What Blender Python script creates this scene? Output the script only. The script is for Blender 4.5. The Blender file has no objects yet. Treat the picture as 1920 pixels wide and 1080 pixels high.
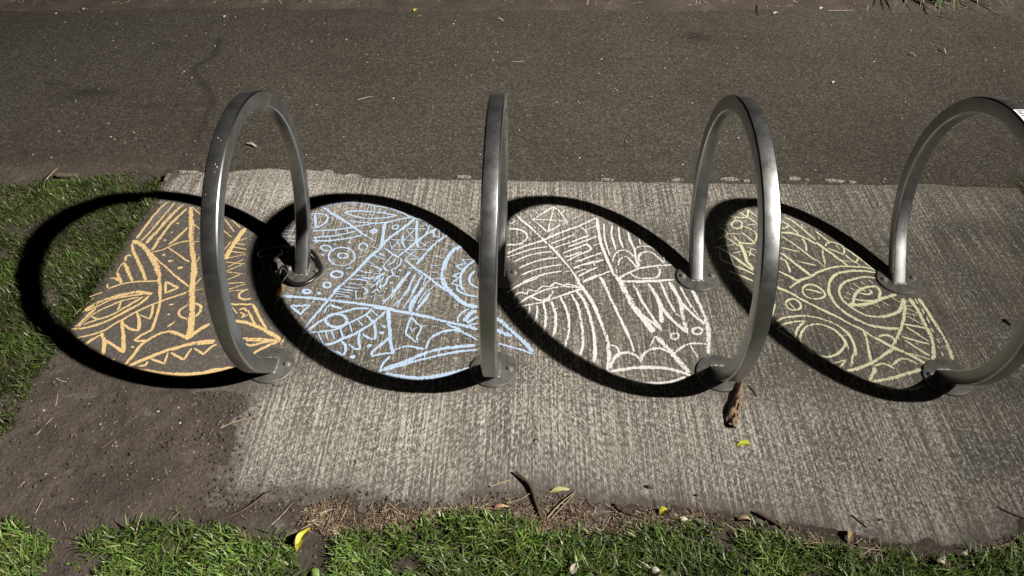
import bpy, math, random
import numpy as np
from mathutils import Matrix, Vector

random.seed(7)
rng = np.random.default_rng(11)
scene = bpy.context.scene
COL = scene.collection

# ------------------------------------------------------------------ camera
F_PX = 1413.24                                   # focal length for a 1920 px wide picture
CAM = np.array([-0.0205, -1.9697, 1.9925])
RIGHT = np.array([0.99963004, 0.02685901, -0.00428721])
UP = np.array([-0.0151609, 0.68109989, 0.73203353])
FWD = np.array([-0.02258171, 0.7316977, -0.68125512])
cam_data = bpy.data.cameras.new('camera')
cam_data.sensor_width = 36.0
cam_data.lens = F_PX / 1920 * 36.0
cam_data.clip_start = 0.05
cam_data.clip_end = 300
cam = bpy.data.objects.new('camera', cam_data)
COL.objects.link(cam)
M = Matrix.Identity(4)
for i in range(3):
    M[i][0], M[i][1], M[i][2], M[i][3] = RIGHT[i], UP[i], -FWD[i], CAM[i]
cam.matrix_world = M
scene.camera = cam

# ------------------------------------------------------------------ night sky, street lamp, exposure
world = bpy.data.worlds.new('World')
scene.world = world
world.use_nodes = True
wn = world.node_tree.nodes
bg = wn['Background']
sky = wn.new('ShaderNodeTexSky')
sky.sky_type = 'NISHITA'
sky.sun_disc = False
sky.sun_elevation = math.radians(-6)
sky.sun_rotation = math.radians(60)
world.node_tree.links.new(sky.outputs[0], bg.inputs[0])
bg.inputs[1].default_value = 0.02

lamp_data = bpy.data.lights.new('street_lamp', 'POINT')
lamp_data.energy = 1450
lamp_data.color = (1.0, 0.945, 0.855)
lamp_data.shadow_soft_size = 0.06
# beam of a street luminaire: it throws more light outwards than straight down, so that the ground is lit evenly
lamp_data.use_nodes = True
ln_ = lamp_data.node_tree.nodes; ll_ = lamp_data.node_tree.links
def lmath(op, a, b=0.0):
    nd = ln_.new('ShaderNodeMath'); nd.operation = op
    for k, v in ((0, a), (1, b)):
        if isinstance(v, bpy.types.NodeSocket): ll_.new(v, nd.inputs[k])
        else: nd.inputs[k].default_value = v
    return nd.outputs[0]
geo_ = ln_.new('ShaderNodeNewGeometry'); sep_ = ln_.new('ShaderNodeSeparateXYZ')
ll_.new(geo_.outputs['Incoming'], sep_.inputs[0])
cos_ = lmath('MAXIMUM', lmath('ABSOLUTE', sep_.outputs[2]), 0.25)
ang_ = lmath('DIVIDE', lmath('SUBTRACT', lmath('ARCCOSINE', cos_), math.radians(49)), math.radians(15.5))
bell_ = lmath('EXPONENT', lmath('MULTIPLY', lmath('MULTIPLY', ang_, ang_), -1.0))
beam_ = lmath('MULTIPLY', bell_, lmath('POWER', cos_, -3.0))
ll_.new(beam_, ln_['Emission'].inputs['Strength'])
lamp = bpy.data.objects.new('street_lamp', lamp_data)
COL.objects.link(lamp)
lamp.location = (4.551, -2.077, 4.810)

vs = scene.view_settings
vs.view_transform = 'Standard'
vs.look = 'None'
vs.exposure = 0.0
vs.gamma = 1.0
vs.use_curve_mapping = False
scene.cycles.max_bounces = 6
scene.cycles.transparent_max_bounces = 24

# ------------------------------------------------------------------ helpers
def G(x, y, z=0.0):
    """where the sight line of photo pixel (x, y) meets the level z"""
    v = FWD + RIGHT * ((x - 960) / F_PX) - UP * ((y - 540) / F_PX)
    return CAM + v * ((z - CAM[2]) / v[2])

def GA(pts, z=0.0):
    return np.array([G(x, y, z)[:2] for x, y in pts])

def tag(o, label=None, cat=None, group=None, kind=None):
    if label: o['label'] = label
    if cat: o['category'] = cat
    if group: o['group'] = group
    if kind: o['kind'] = kind
    return o

def mesh_obj(name, verts, faces, mat=None, parent=None, smooth=False):
    me = bpy.data.meshes.new(name)
    me.from_pydata([tuple(map(float, v)) for v in verts] if not isinstance(verts, np.ndarray) else verts.tolist(), [],
                   faces if not isinstance(faces, np.ndarray) else faces.tolist())
    me.update()
    if smooth:
        me.polygons.foreach_set('use_smooth', [True] * len(me.polygons))
    if mat: me.materials.append(mat)
    o = bpy.data.objects.new(name, me)
    COL.objects.link(o)
    if parent: o.parent = parent
    return o

def empty(name, loc, rz=0.0):
    o = bpy.data.objects.new(name, None)
    o.empty_display_size = 0.1
    o.location = loc
    o.rotation_euler = (0, 0, rz)
    COL.objects.link(o)
    return o

def set_color(o, cols, name='tint'):
    a = o.data.attributes.new(name, 'FLOAT_COLOR', 'POINT')
    c = np.ones((len(cols), 4), dtype=np.float32)
    c[:, :3] = cols
    a.data.foreach_set('color', c.ravel())

def set_float(o, vals, name):
    a = o.data.attributes.new(name, 'FLOAT', 'POINT')
    a.data.foreach_set('value', np.asarray(vals, dtype=np.float32))

def vnoise(x, y, seed=0):
    """smooth value noise in 0..1"""
    xi = np.floor(x).astype(np.int64); yi = np.floor(y).astype(np.int64)
    fx = x - xi; fy = y - yi
    fx = fx * fx * (3 - 2 * fx); fy = fy * fy * (3 - 2 * fy)
    def h(a, b):
        n = (a * 374761393 + b * 668265263 + seed * 974634777) & 0x7fffffff
        n = ((n ^ (n >> 13)) * 1274126177) & 0x7fffffff
        return ((n ^ (n >> 16)) & 0xffff) / 65535.0
    return (h(xi, yi) * (1 - fx) + h(xi + 1, yi) * fx) * (1 - fy) + (h(xi, yi + 1) * (1 - fx) + h(xi + 1, yi + 1) * fx) * fy

def fbm(x, y, sc, oct=4, seed=0):
    s = 0; a = 1; t = 0
    for k in range(oct):
        s = s + a * vnoise(x * sc, y * sc, seed + k); t += a; a *= 0.5; sc *= 2.03
    return s / t

def sdist(P, poly):
    """signed distance of points to a closed polygon, positive outside"""
    x, y = P[:, 0], P[:, 1]
    d = np.full(len(P), 1e9); inside = np.zeros(len(P), bool)
    n = len(poly)
    for i in range(n):
        a, b = poly[i], poly[(i + 1) % n]
        e = b - a; w = P - a
        t = np.clip((w @ e) / (e @ e + 1e-12), 0, 1)
        q = w - t[:, None] * e
        d = np.minimum(d, (q * q).sum(1))
        c = ((a[1] <= y) & (b[1] > y)) | ((b[1] <= y) & (a[1] > y))
        with np.errstate(all='ignore'):
            xc = a[0] + (y - a[1]) / (b[1] - a[1] + 1e-15) * (b[0] - a[0])
        inside ^= c & (x < xc)
    return np.sqrt(d) * np.where(inside, -1, 1)

# ---- node material helper
class NM:
    def __init__(s, name):
        s.m = bpy.data.materials.new(name); s.m.use_nodes = True
        s.t = s.m.node_tree; s.n = s.t.nodes; s.b = s.n['Principled BSDF']; s.out = s.n['Material Output']
    def node(s, typ, **kw):
        nd = s.n.new(typ)
        for k, v in kw.items():
            if k == 'inp':
                for kk, vv in v.items():
                    if isinstance(vv, bpy.types.NodeSocket): s.t.links.new(vv, nd.inputs[kk])
                    else: nd.inputs[kk].default_value = vv
            else: setattr(nd, k, v)
        return nd
    def link(s, a, b): s.t.links.new(a, b)
    def obj(s, scale=(1, 1, 1)):
        tc = s.node('ShaderNodeTexCoord')
        mp = s.node('ShaderNodeMapping', inp={0: tc.outputs['Object']})
        mp.inputs['Scale'].default_value = scale
        return mp.outputs[0]
    def noise(s, vec, scale, detail=4, rough=0.55):
        return s.node('ShaderNodeTexNoise', inp={'Vector': vec, 'Scale': scale, 'Detail': detail, 'Roughness': rough}).outputs['Fac']
    def ramp(s, fac, stops, interp='LINEAR'):
        r = s.node('ShaderNodeValToRGB', inp={0: fac})
        r.color_ramp.interpolation = interp
        e = r.color_ramp.elements
        while len(e) < len(stops): e.new(0.5)
        for k, (p, c) in enumerate(stops):
            e[k].position = p
            e[k].color = (c, c, c, 1) if isinstance(c, (int, float)) else (*c, 1)
        return r.outputs[0]
    def mix(s, fac, a, b, mode='MIX'):
        nd = s.node('ShaderNodeMix', data_type='RGBA', blend_type=mode)
        for idx, v in ((0, fac), (6, a), (7, b)):
            if isinstance(v, bpy.types.NodeSocket): s.link(v, nd.inputs[idx])
            elif isinstance(v, (int, float)) and idx: nd.inputs[idx].default_value = (v, v, v, 1)
            elif idx: nd.inputs[idx].default_value = (*v, 1)
            else: nd.inputs[idx].default_value = v
        return nd.outputs[2]
    def math(s, op, a, b=0.0, clamp=False):
        nd = s.node('ShaderNodeMath', operation=op, use_clamp=clamp)
        for k, v in ((0, a), (1, b)):
            if isinstance(v, bpy.types.NodeSocket): s.link(v, nd.inputs[k])
            else: nd.inputs[k].default_value = v
        return nd.outputs[0]
    def attr(s, name): return s.node('ShaderNodeAttribute', attribute_name=name)
    def bump(s, h, strength, dist):
        nd = s.node('ShaderNodeBump', inp={'Height': h, 'Strength': strength, 'Distance': dist})
        s.link(nd.outputs[0], s.b.inputs['Normal'])
    def base(s, c):
        if isinstance(c, bpy.types.NodeSocket): s.link(c, s.b.inputs['Base Color'])
        else: s.b.inputs['Base Color'].default_value = (*c, 1)
    def set(s, **kw):
        for k, v in kw.items():
            sk = s.b.inputs[k.replace('_', ' ')]
            if isinstance(v, bpy.types.NodeSocket): s.link(v, sk)
            else: sk.default_value = v

# ------------------------------------------------------------------ materials
def concrete_mat():
    m = NM('broomed_concrete')
    ridge = m.noise(m.obj((140, 3.2, 1)), 1.0, 2, 0.5)            # broom lines run across the row
    wear = m.noise(m.obj((98, 52, 1)), 1.0, 4, 0.72)             # ridges rubbed bright, hollows holding dirt
    fine = m.noise(m.obj((200, 105, 1)), 1.0, 2, 0.65)
    big = m.noise(m.obj(), 2.2, 5, 0.62)
    k = m.math('ADD', m.math('MULTIPLY', ridge, 0.27), m.math('MULTIPLY', wear, 0.41))
    k = m.math('ADD', k, m.math('MULTIPLY', fine, 0.32))
    k = m.math('ADD', k, m.math('MULTIPLY', m.math('SUBTRACT', big, 0.5), 0.16))
    worn = m.attr('worn').outputs['Fac']                       # smoother, darker weathered skin towards the right
    k2 = m.math('SUBTRACT', k, m.math('MULTIPLY', worn, 0.045))
    col = m.ramp(k2, [(0.405, (0.062, 0.056, 0.048)), (0.475, (0.135, 0.125, 0.109)), (0.518, (0.280, 0.263, 0.234)), (0.585, (0.55, 0.525, 0.475))])
    col = m.mix(m.math('MULTIPLY', worn, 0.62), col, m.mix(1.0, col, (0.66, 0.65, 0.62), 'MULTIPLY'))
    pit = m.ramp(m.noise(m.obj((60, 55, 1)), 1.0, 2, 0.5), [(0.26, 1.0), (0.31, 0.0)])
    col = m.mix(m.math('MULTIPLY', pit, 0.7), col, (0.06, 0.052, 0.043))
    stain = m.ramp(m.noise(m.obj(), 4.5, 6, 0.7), [(0.42, 0.0), (0.72, 0.5)])
    col = m.mix(stain, col, (0.13, 0.11, 0.085))
    d = m.attr('dirt').outputs['Fac']
    dn = m.math('MULTIPLY', d, m.ramp(m.noise(m.obj((30, 22, 1)), 1.0, 5, 0.65), [(0.25, 0.65), (0.62, 1.15)]), True)
    dcol = m.ramp(m.noise(m.obj((70, 60, 1)), 1.0, 4, 0.7), [(0.3, (0.055, 0.047, 0.041)), (0.55, (0.090, 0.078, 0.068)), (0.72, (0.17, 0.152, 0.136))])
    col = m.mix(dn, col, dcol)
    m.base(col)
    m.set(Roughness=0.85)
    m.bump(k, 0.8, 0.005)
    return m.m

def asphalt_mat():
    m = NM('worn_asphalt')
    v = m.node('ShaderNodeTexVoronoi', inp={'Vector': m.obj((1, 1, 0)), 'Scale': 125.0})
    stone = v.outputs['Color']
    g = m.node('ShaderNodeSeparateColor', inp={0: stone}).outputs[0]
    fine = m.noise(m.obj((150, 150, 1)), 1.0, 3, 0.7)
    k = m.math('ADD', m.math('MULTIPLY', g, 0.35), m.math('MULTIPLY', fine, 0.65))
    col = m.ramp(k, [(0.28, (0.024, 0.0205, 0.016)), (0.47, (0.046, 0.040, 0.0315)), (0.60, (0.068, 0.060, 0.048)), (0.74, (0.15, 0.137, 0.115))])
    big = m.noise(m.obj(), 1.3, 5, 0.6)
    col = m.mix(m.ramp(big, [(0.35, 0.0), (0.68, 0.85)]), col, m.mix(1.0, col, (0.72, 0.68, 0.64), 'MULTIPLY'))
    blot = m.ramp(m.noise(m.obj((1.5, 3.5, 1)), 1.5, 4, 0.6), [(0.70, 0.0), (0.76, 0.6)])
    col = m.mix(blot, col, (0.035, 0.027, 0.021))
    col = m.mix(m.math('MULTIPLY', m.attr('blot').outputs['Fac'], m.ramp(m.noise(m.obj((45, 45, 1)), 1.0, 4, 0.7), [(0.3, 0.5), (0.5, 1.0)])), col, (0.012, 0.009, 0.007))
    d = m.attr('dirt').outputs['Fac']
    dn = m.math('MULTIPLY', d, m.ramp(m.noise(m.obj((16, 16, 1)), 1.0, 5, 0.7), [(0.3, 0.2), (0.6, 1.1)]), True)
    col = m.mix(dn, col, (0.050, 0.039, 0.030))
    m.base(col)
    m.set(Roughness=0.8)
    m.bump(k, 0.45, 0.004)
    return m.m

def soil_mat():
    m = NM('trodden_soil')
    n1 = m.noise(m.obj(), 5.0, 6, 0.62)
    n2 = m.noise(m.obj(), 70.0, 5, 0.7)
    k = m.math('ADD', m.math('MULTIPLY', n1, 0.5), m.math('MULTIPLY', n2, 0.5))
    col = m.ramp(k, [(0.33, (0.030, 0.022, 0.0175)), (0.5, (0.064, 0.050, 0.040)), (0.66, (0.110, 0.089, 0.073))])
    speck = m.ramp(m.noise(m.obj(), 190.0, 2, 0.5), [(0.745, 0.0), (0.77, 0.6)])
    col = m.mix(speck, col, (0.30, 0.27, 0.23))
    m.base(col); m.set(Roughness=0.95)
    m.bump(k, 1.0, 0.02)
    return m.m

def steel_mat():
    m = NM('satin_steel')
    n1 = m.noise(m.obj(), 7.0, 6, 0.66)
    n2 = m.noise(m.obj((400, 40, 40)), 1.0, 4, 0.7)             # brushing along the tube
    n3 = m.noise(m.obj(), 28.0, 5, 0.7)
    col = m.ramp(n1, [(0.3, (0.29, 0.295, 0.302)), (0.7, (0.40, 0.405, 0.412))])
    grime = m.ramp(n3, [(0.58, 0.0), (0.76, 0.4)])
    m.base(m.mix(grime, col, (0.13, 0.125, 0.115)))
    m.set(Metallic=0.97)
    q = m.math('ADD', m.math('MULTIPLY', n1, 0.45), m.math('ADD', m.math('MULTIPLY', n2, 0.25), m.math('MULTIPLY', n3, 0.30)))
    m.set(Roughness=m.ramp(q, [(0.33, 0.30), (0.67, 0.44)]))
    m.bump(n2, 0.16, 0.001)
    return m.m

def plain_mat(name, col, rough=0.6, metallic=0.0, var=0.25, scale=40, bump=0.0, sub=0.0):
    m = NM(name)
    n = m.noise(m.obj(), scale, 4, 0.6)
    dark = tuple(c * (1 - var) for c in col); light = tuple(min(1, c * (1 + var)) for c in col)
    m.base(m.ramp(n, [(0.3, dark), (0.7, light)]))
    m.set(Roughness=rough, Metallic=metallic)
    if bump: m.bump(n, bump, 0.002)
    return m.m

def tint_mat(name, rough=0.5, trans=0.0):
    m = NM(name)
    a = m.attr('tint').outputs['Color']
    n = m.noise(m.obj(), 160.0, 2, 0.6)
    col = m.mix(m.ramp(n, [(0.3, 0.0), (0.7, 0.5)]), a, m.mix(1.0, a, (0.7, 0.7, 0.65), 'MULTIPLY'))
    m.base(col); m.set(Roughness=rough)
    if trans:
        tr = m.node('ShaderNodeBsdfTranslucent', inp={0: col})
        mx = m.node('ShaderNodeMixShader', inp={0: trans, 1: m.b.outputs[0], 2: tr.outputs[0]})
        m.link(mx.outputs[0], m.out.inputs[0])
    return m.m

def chalk_mat(name, col, dens=0.0):
    """chalk dust caught on the ridges of the broomed concrete: bare between the grains, ragged at the rim"""
    m = NM(name)
    ridge = m.noise(m.obj((140, 3.2, 1)), 1.0, 2, 0.5)
    wear = m.noise(m.obj((98, 52, 1)), 1.0, 4, 0.72)
    grain = m.noise(m.obj((170, 130, 1)), 1.0, 3, 0.65)
    k = m.math('ADD', m.math('MULTIPLY', ridge, 0.18), m.math('ADD', m.math('MULTIPLY', wear, 0.38), m.math('MULTIPLY', grain, 0.44)))
    edge = m.attr('across').outputs['Fac']                     # 0 at the middle of a stroke, 1 at its rim
    press = m.attr('press').outputs['Fac']
    thr = m.math('ADD', m.math('MULTIPLY', m.math('POWER', edge, 2.2), 0.13), 0.472 - dens)
    thr = m.math('SUBTRACT', thr, m.math('MULTIPLY', press, 0.14))
    al = m.math('MULTIPLY', m.math('SUBTRACT', k, thr), 24.0, True)
    dust = m.math('MULTIPLY', m.math('SUBTRACT', 1.0, m.math('POWER', edge, 1.5)), m.math('ADD', m.math('MULTIPLY', press, 0.25), 0.05), True)
    al = m.math('MAXIMUM', al, dust)
    m.base(m.mix(m.ramp(k, [(0.4, 0.0), (0.65, 1.0)]), tuple(c * 0.72 for c in col), col))
    m.set(Roughness=0.95)
    m.link(al, m.b.inputs['Alpha'])
    return m.m

MAT = dict(
    concrete=concrete_mat(), asphalt=asphalt_mat(), soil=soil_mat(), steel=steel_mat(),
    bolt=plain_mat('bolt_steel', (0.27, 0.255, 0.24), 0.5, 0.6, 0.2),
    edge=plain_mat('highlight_edge', (0.52, 0.52, 0.52), 0.26, 1.0, 0.15, 25),
    plate=plain_mat('dusty_plate', (0.17, 0.165, 0.155), 0.5, 0.6, 0.4, 34, 0.25),
    rubber=plain_mat('black_rubber', (0.012, 0.012, 0.013), 0.32, 0.0, 0.2),
    yellow=plain_mat('yellow_plastic', (0.62, 0.40, 0.03), 0.4, 0.0, 0.1),
    chrome=plain_mat('lock_steel', (0.6, 0.6, 0.6), 0.25, 1.0, 0.1),
    grass=tint_mat('grass_blades', 0.42, 0.22), straw=tint_mat('dry_straw', 0.7, 0.05),
    leaf=tint_mat('leaf_skin', 0.5, 0.12), chip=tint_mat('stone_chips', 0.8),
    bark=plain_mat('rough_bark', (0.22, 0.145, 0.098), 0.85, 0, 0.55, 70, 1.0),
    twig=plain_mat('twig_bark', (0.075, 0.048, 0.032), 0.8, 0, 0.4, 60, 0.6),
    straw1=plain_mat('straw_stalk', (0.30, 0.24, 0.155), 0.7, 0, 0.25, 60),
    pale=plain_mat('pale_stone', (0.42, 0.39, 0.34), 0.8, 0, 0.2, 60, 0.3),
    stone=plain_mat('grey_stone', (0.30, 0.28, 0.25), 0.85, 0, 0.25, 60, 0.5),
    sticker=plain_mat('sticker_white', (0.80, 0.80, 0.78), 0.5, 0, 0.04),
    ink=plain_mat('sticker_ink', (0.03, 0.03, 0.03), 0.5, 0, 0.1),
    wood=plain_mat('weathered_board', (0.13, 0.105, 0.075), 0.85, 0, 0.35, 40, 0.6),
    orange=chalk_mat('orange_chalk', (0.72, 0.52, 0.25), 0.01), blue=chalk_mat('blue_chalk', (0.47, 0.61, 0.81), 0.015),
    white=chalk_mat('white_chalk', (0.78, 0.78, 0.765), 0.0), lemon=chalk_mat('lemon_chalk', (0.72, 0.70, 0.48), 0.0),
)

# ------------------------------------------------------------------ the setting
SLAB_TOP = [(312, 347), (322, 336), (345, 328), (372, 322), (405, 325), (440, 321), (475, 318), (505, 316), (540, 318), (575, 319),
            (600, 321), (640, 327), (665, 333), (700, 335), (800, 336), (900, 338), (1000, 340), (1200, 342), (1400, 345),
            (1600, 347), (1700, 346), (1750, 345), (1800, 349), (1860, 352), (1912, 353)]
top = GA(SLAB_TOP)
XL, XR = -1.70, 2.17
BARE = [(300, 385), (306, 350), (312, 330), (250, 331), (150, 326), (60, 322), (-200, 318), (-900, 318),
        (-1400, 6), (200, 10), (500, 7), (900, 12), (1300, 8), (1600, 14), (1920, 12), (3000, 14),
        (3000, 340), (1915, 345), (1912, 353), (2010, 440), (2700, 1000), (2200, 1000), (1930, 985), (1890, 1000), (1850, 1012), (1780, 1030),
        (1700, 1028), (1620, 1012), (1550, 1000), (1480, 985), (1400, 965), (1330, 955), (1250, 950), (1150, 942), (1080, 930), (1030, 921),
        (960, 928), (900, 934), (840, 940), (760, 945), (690, 938), (640, 925), (560, 912), (480, 922), (418, 918), (428, 870),
        (436, 800), (462, 752), (420, 735), (340, 722), (220, 702), (128, 648), (143, 604), (187, 552), (228, 490), (258, 436)]
bare = GA(BARE)
DIRTY = [(318, 375), (420, 380), (470, 430), (520, 640), (560, 690), (470, 760), (440, 920), (100, 900), (100, 600)]
dirty = GA(DIRTY)
BOTTOM = GA([(415, 918), (560, 914), (640, 925), (760, 945), (900, 934), (1030, 921), (1150, 942), (1330, 955), (1480, 985), (1620, 1012), (1780, 1030), (1930, 985)])

def near_line(P, line):
    d = np.full(len(P), 1e9)
    for a, b in zip(line[:-1], line[1:]):
        e = b - a; w = P - a
        t = np.clip((w @ e) / (e @ e), 0, 1); q = w - t[:, None] * e
        d = np.minimum(d, np.sqrt((q * q).sum(1)))
    return d

def grid(x0, x1, y0, y1, step):
    nx, ny = int((x1 - x0) / step) + 1, int((y1 - y0) / step) + 1
    X, Y = np.meshgrid(np.linspace(x0, x1, nx), np.linspace(y0, y1, ny))
    k = np.arange(nx * ny).reshape(ny, nx)
    f = np.stack([k[:-1, :-1], k[:-1, 1:], k[1:, 1:], k[1:, :-1]], -1).reshape(-1, 4)
    return X.ravel(), Y.ravel(), f

def soil_height(P):
    d = sdist(P, bare)
    x, y = P[:, 0], P[:, 1]
    n = fbm(x, y, 7, 5, 3) - 0.5
    z = np.where(d > 0, 0.014 * (1 - np.exp(-np.maximum(d, 0) / 0.22)), 0.12 * d)
    z = z + n * 0.012 + (fbm(x, y, 45, 3, 9) - 0.5) * 0.0035
    z = z + np.clip(d / 0.12, 0, 1) * ((fbm(x, y, 15, 4, 21) - 0.5) * 0.022 - 0.010 * np.clip(1 - np.abs(fbm(x * 0.6, y, 11, 3, 33) - 0.5) / 0.035, 0, 1) * fbm(x, y, 4, 2, 35))
    drop = np.clip((-1.70 - x) / 0.06, 0, 1) * np.clip((y + 0.45) / 0.35, 0, 1) * np.clip((1.02 - y) / 0.12, 0, 1)
    z = z - 0.036 * drop                                       # the verge lies lower than the slab
    return np.maximum(z, -0.055), d

# base sheet out to the horizon
tag(mesh_obj('ground', [(-90, -90, -0.06), (90, -90, -0.06), (90, 90, -0.06), (-90, 90, -0.06)], [(0, 1, 2, 3)], MAT['soil']), kind='structure')
# bare earth, trodden over the edges of slab and path
x, y, f = grid(-4.6, 3.6, -2.2, 1.25, 0.0125)
z, _ = soil_height(np.stack([x, y], -1))
tag(mesh_obj('bare_soil', np.stack([x, y, z], -1), f, MAT['soil'], smooth=True), kind='structure')
x, y, f = grid(-6, 6, 2.7, 5.5, 0.04)
z, _ = soil_height(np.stack([x, y], -1))
tag(mesh_obj('far_verge', np.stack([x, y, z + 0.004], -1), f, MAT['soil'], smooth=True), kind='structure')
# asphalt path
x, y, f = grid(-9, 9, 0.60, 3.3, 0.02)
P = np.stack([x, y], -1)
o = mesh_obj('asphalt_path', np.stack([x, y, -0.005 + (fbm(x, y, 1.2, 3, 5) - 0.5) * 0.006 - 0.09 * np.clip((-1.69 - x) / 0.02, 0, 1) * np.clip((1.0 - y) / 0.06, 0, 1)], -1), f, MAT['asphalt'])
edge = np.exp(-np.maximum(2.95 - y, 0) / 0.10) + np.where(x < -1.6, np.exp(-np.maximum(y - 0.93, 0) / 0.10), 0.9 * np.exp(-np.maximum(y - 0.88, 0) / 0.03))
set_float(o, np.clip(edge, 0, 1), 'dirt')
bl = np.zeros(len(P))
for bx_, by_, rx_, ry_, st_ in ((168, 172, .13, .05, .8), (130, 182, .07, .03, .5), (103, 155, .05, .025, .6), (1306, 68, .09, .05, .8), (300, 85, .06, .03, .3), (1835, 70, .03, .05, .5), (640, 60, .2, .06, .25)):
    c_ = G(bx_, by_)
    bl = np.maximum(bl, st_ * np.exp(-((P[:, 0] - c_[0]) / rx_) ** 2 - ((P[:, 1] - c_[1]) / ry_) ** 2))
CRACK = GA([(412, 72), (404, 95), (395, 108), (368, 122), (362, 132), (378, 150), (388, 165), (400, 185), (398, 195)])
CRACK2 = GA([(398, 192), (350, 193), (300, 196), (240, 200)]); CRACK3 = GA([(398, 195), (386, 215), (372, 250), (352, 290), (345, 318)])
for cr_, st_ in ((CRACK, .75), (CRACK2, .4), (CRACK3, .5)):
    bl = np.maximum(bl, st_ * np.exp(-(near_line(P, cr_) / 0.018) ** 2))
set_float(o, bl, 'blot')
tag(o, kind='structure')

# concrete slab: rows of vertices from its lower edge up to the ragged edge against the asphalt
def slab():
    xs = np.linspace(XL, XR, 330)
    ty = np.interp(xs, top[:, 0], top[:, 1]) + (fbm(xs, xs * 0, 14, 4, 2) - 0.5) * 0.016
    rows = 170
    V = []
    for r in range(rows):
        t = r / (rows - 1)
        V.append(np.stack([xs, -1.35 + (ty + 1.35) * t, np.zeros_like(xs)], -1))
    V = np.array(V)
    V[:, 0, 0] += (fbm(V[:, 0, 1], V[:, 0, 1] * 0, 9, 4, 8) - 0.5) * 0.03
    P = V.reshape(-1, 3)
    k = np.arange(len(P)).reshape(rows, -1)
    F = np.stack([k[:-1, :-1], k[:-1, 1:], k[1:, 1:], k[1:, :-1]], -1).reshape(-1, 4).tolist()
    n = len(P)
    rim = list(k[-1]) + list(k[::-1, -1][1:]) + list(k[0, ::-1][1:]) + list(k[:, 0][1:-1])
    side = P[rim].copy(); side[:, 2] = -0.10
    allv = np.vstack([P, side])
    for i in range(len(rim)):
        j = (i + 1) % len(rim)
        F.append([int(rim[i]), int(rim[j]), n + j, n + i])
    o = mesh_obj('concrete_slab', allv, F, MAT['concrete'])
    Q = allv[:, :2]
    d1 = np.clip(0.5 - sdist(Q, dirty) / 0.16, 0, 1)
    d1 *= np.clip((-0.62 - Q[:, 0]) / 0.3, 0, 1) * 0.25 + 0.75
    db = -sdist(Q, bare) + (fbm(Q[:, 0], Q[:, 1], 12, 4, 17) - 0.5) * 0.09
    db = np.where(Q[:, 1] > 0.55, 1.0, db)
    d2 = np.exp(-np.maximum(db, 0) / 0.045)
    set_float(o, np.clip(np.clip((Q[:, 0] - 0.3) / 1.8, 0, 0.9) * np.clip(0.45 + (Q[:, 1] + 1.0) / 1.3, 0, 1) + 0.62 * np.clip((Q[:, 1] + 0.42) / 0.2, 0, 1) * np.clip((0.66 - Q[:, 1]) / 0.2, 0, 1), 0, 1.15), 'worn')
    d3 = 0.35 * np.exp(-np.abs(Q[:, 1] - 0.88) / 0.02)
    feet = np.zeros(len(Q))
    for h in range(4):
        for fy in (-0.25, 0.245):
            feet = np.maximum(feet, 0.6 * np.exp(-np.maximum(np.hypot(Q[:, 0] - (-0.928 + 0.782 * h), Q[:, 1] - fy) - 0.08, 0) / 0.03))
    set_float(o, np.clip(np.maximum.reduce([d1, d2, d3, feet]), 0, 1), 'dirt')
    return tag(o, kind='structure')
SLAB = slab()

# crumbs of concrete that broke off along the asphalt
def crumb(px, py, w, d):
    c = G(px, py); n = 11
    top_, bot = [], []
    for k in range(n):
        a = k / n * math.tau
        r = 1 + random.uniform(-0.28, 0.28)
        top_.append((c[0] + math.cos(a) * w * r * 0.5, c[1] + math.sin(a) * d * r * 0.5, 0.001 + random.uniform(0, 0.002)))
        bot.append((c[0] + math.cos(a) * w * r * 0.56, c[1] + math.sin(a) * d * r * 0.56, -0.012))
    F = [list(range(n))] + [[k, n + k, n + (k + 1) % n, (k + 1) % n] for k in range(n)]
    mesh_obj('concrete_fragment', top_ + bot, F, MAT['concrete'], SLAB)
for a in [(1366, 335, .085, .024), (1398, 338, .03, .014), (1489, 334, .065, .018), (1562, 339, .085, .022), (1514, 337, .022, .014), (1597, 341, .035, .014), (872, 331, .07, .022), (660, 329, .08, .02), (1140, 336, .05, .014), (1270, 337, .05, .016), (352, 322, .09, .02), (616, 321, .05, .014)]:
    crumb(*a)

# ------------------------------------------------------------------ bike hoops
R_OUT, THICK, WID, ZC = 0.470, 0.051, 0.0497, 0.3942
RM = R_OUT - THICK / 2
def hoop_path():
    zs = 0.10
    a0 = math.asin((zs - ZC) / RM)
    pts = []
    y_s, ty, tz = RM * math.cos(a0), math.sin(-a0), math.cos(a0)     # straight ends tangent to the bend
    for k in range(4):
        L = (zs / tz) * (1.05 - k * 0.2625)
        pts.append((-(y_s - ty * L), zs - tz * L))
    N = 110
    for k in range(N + 1):
        a = math.pi - a0 - (math.pi - 2 * a0) * k / N
        pts.append((RM * math.cos(a), ZC + RM * math.sin(a)))
    for k in range(3, -1, -1):
        L = (zs / tz) * (1.05 - k * 0.2625)
        pts.append((y_s - ty * L, zs - tz * L))
    return np.array(pts)
PATH = hoop_path()
FOOT_N, FOOT_F = -0.2495, 0.2455

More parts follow.
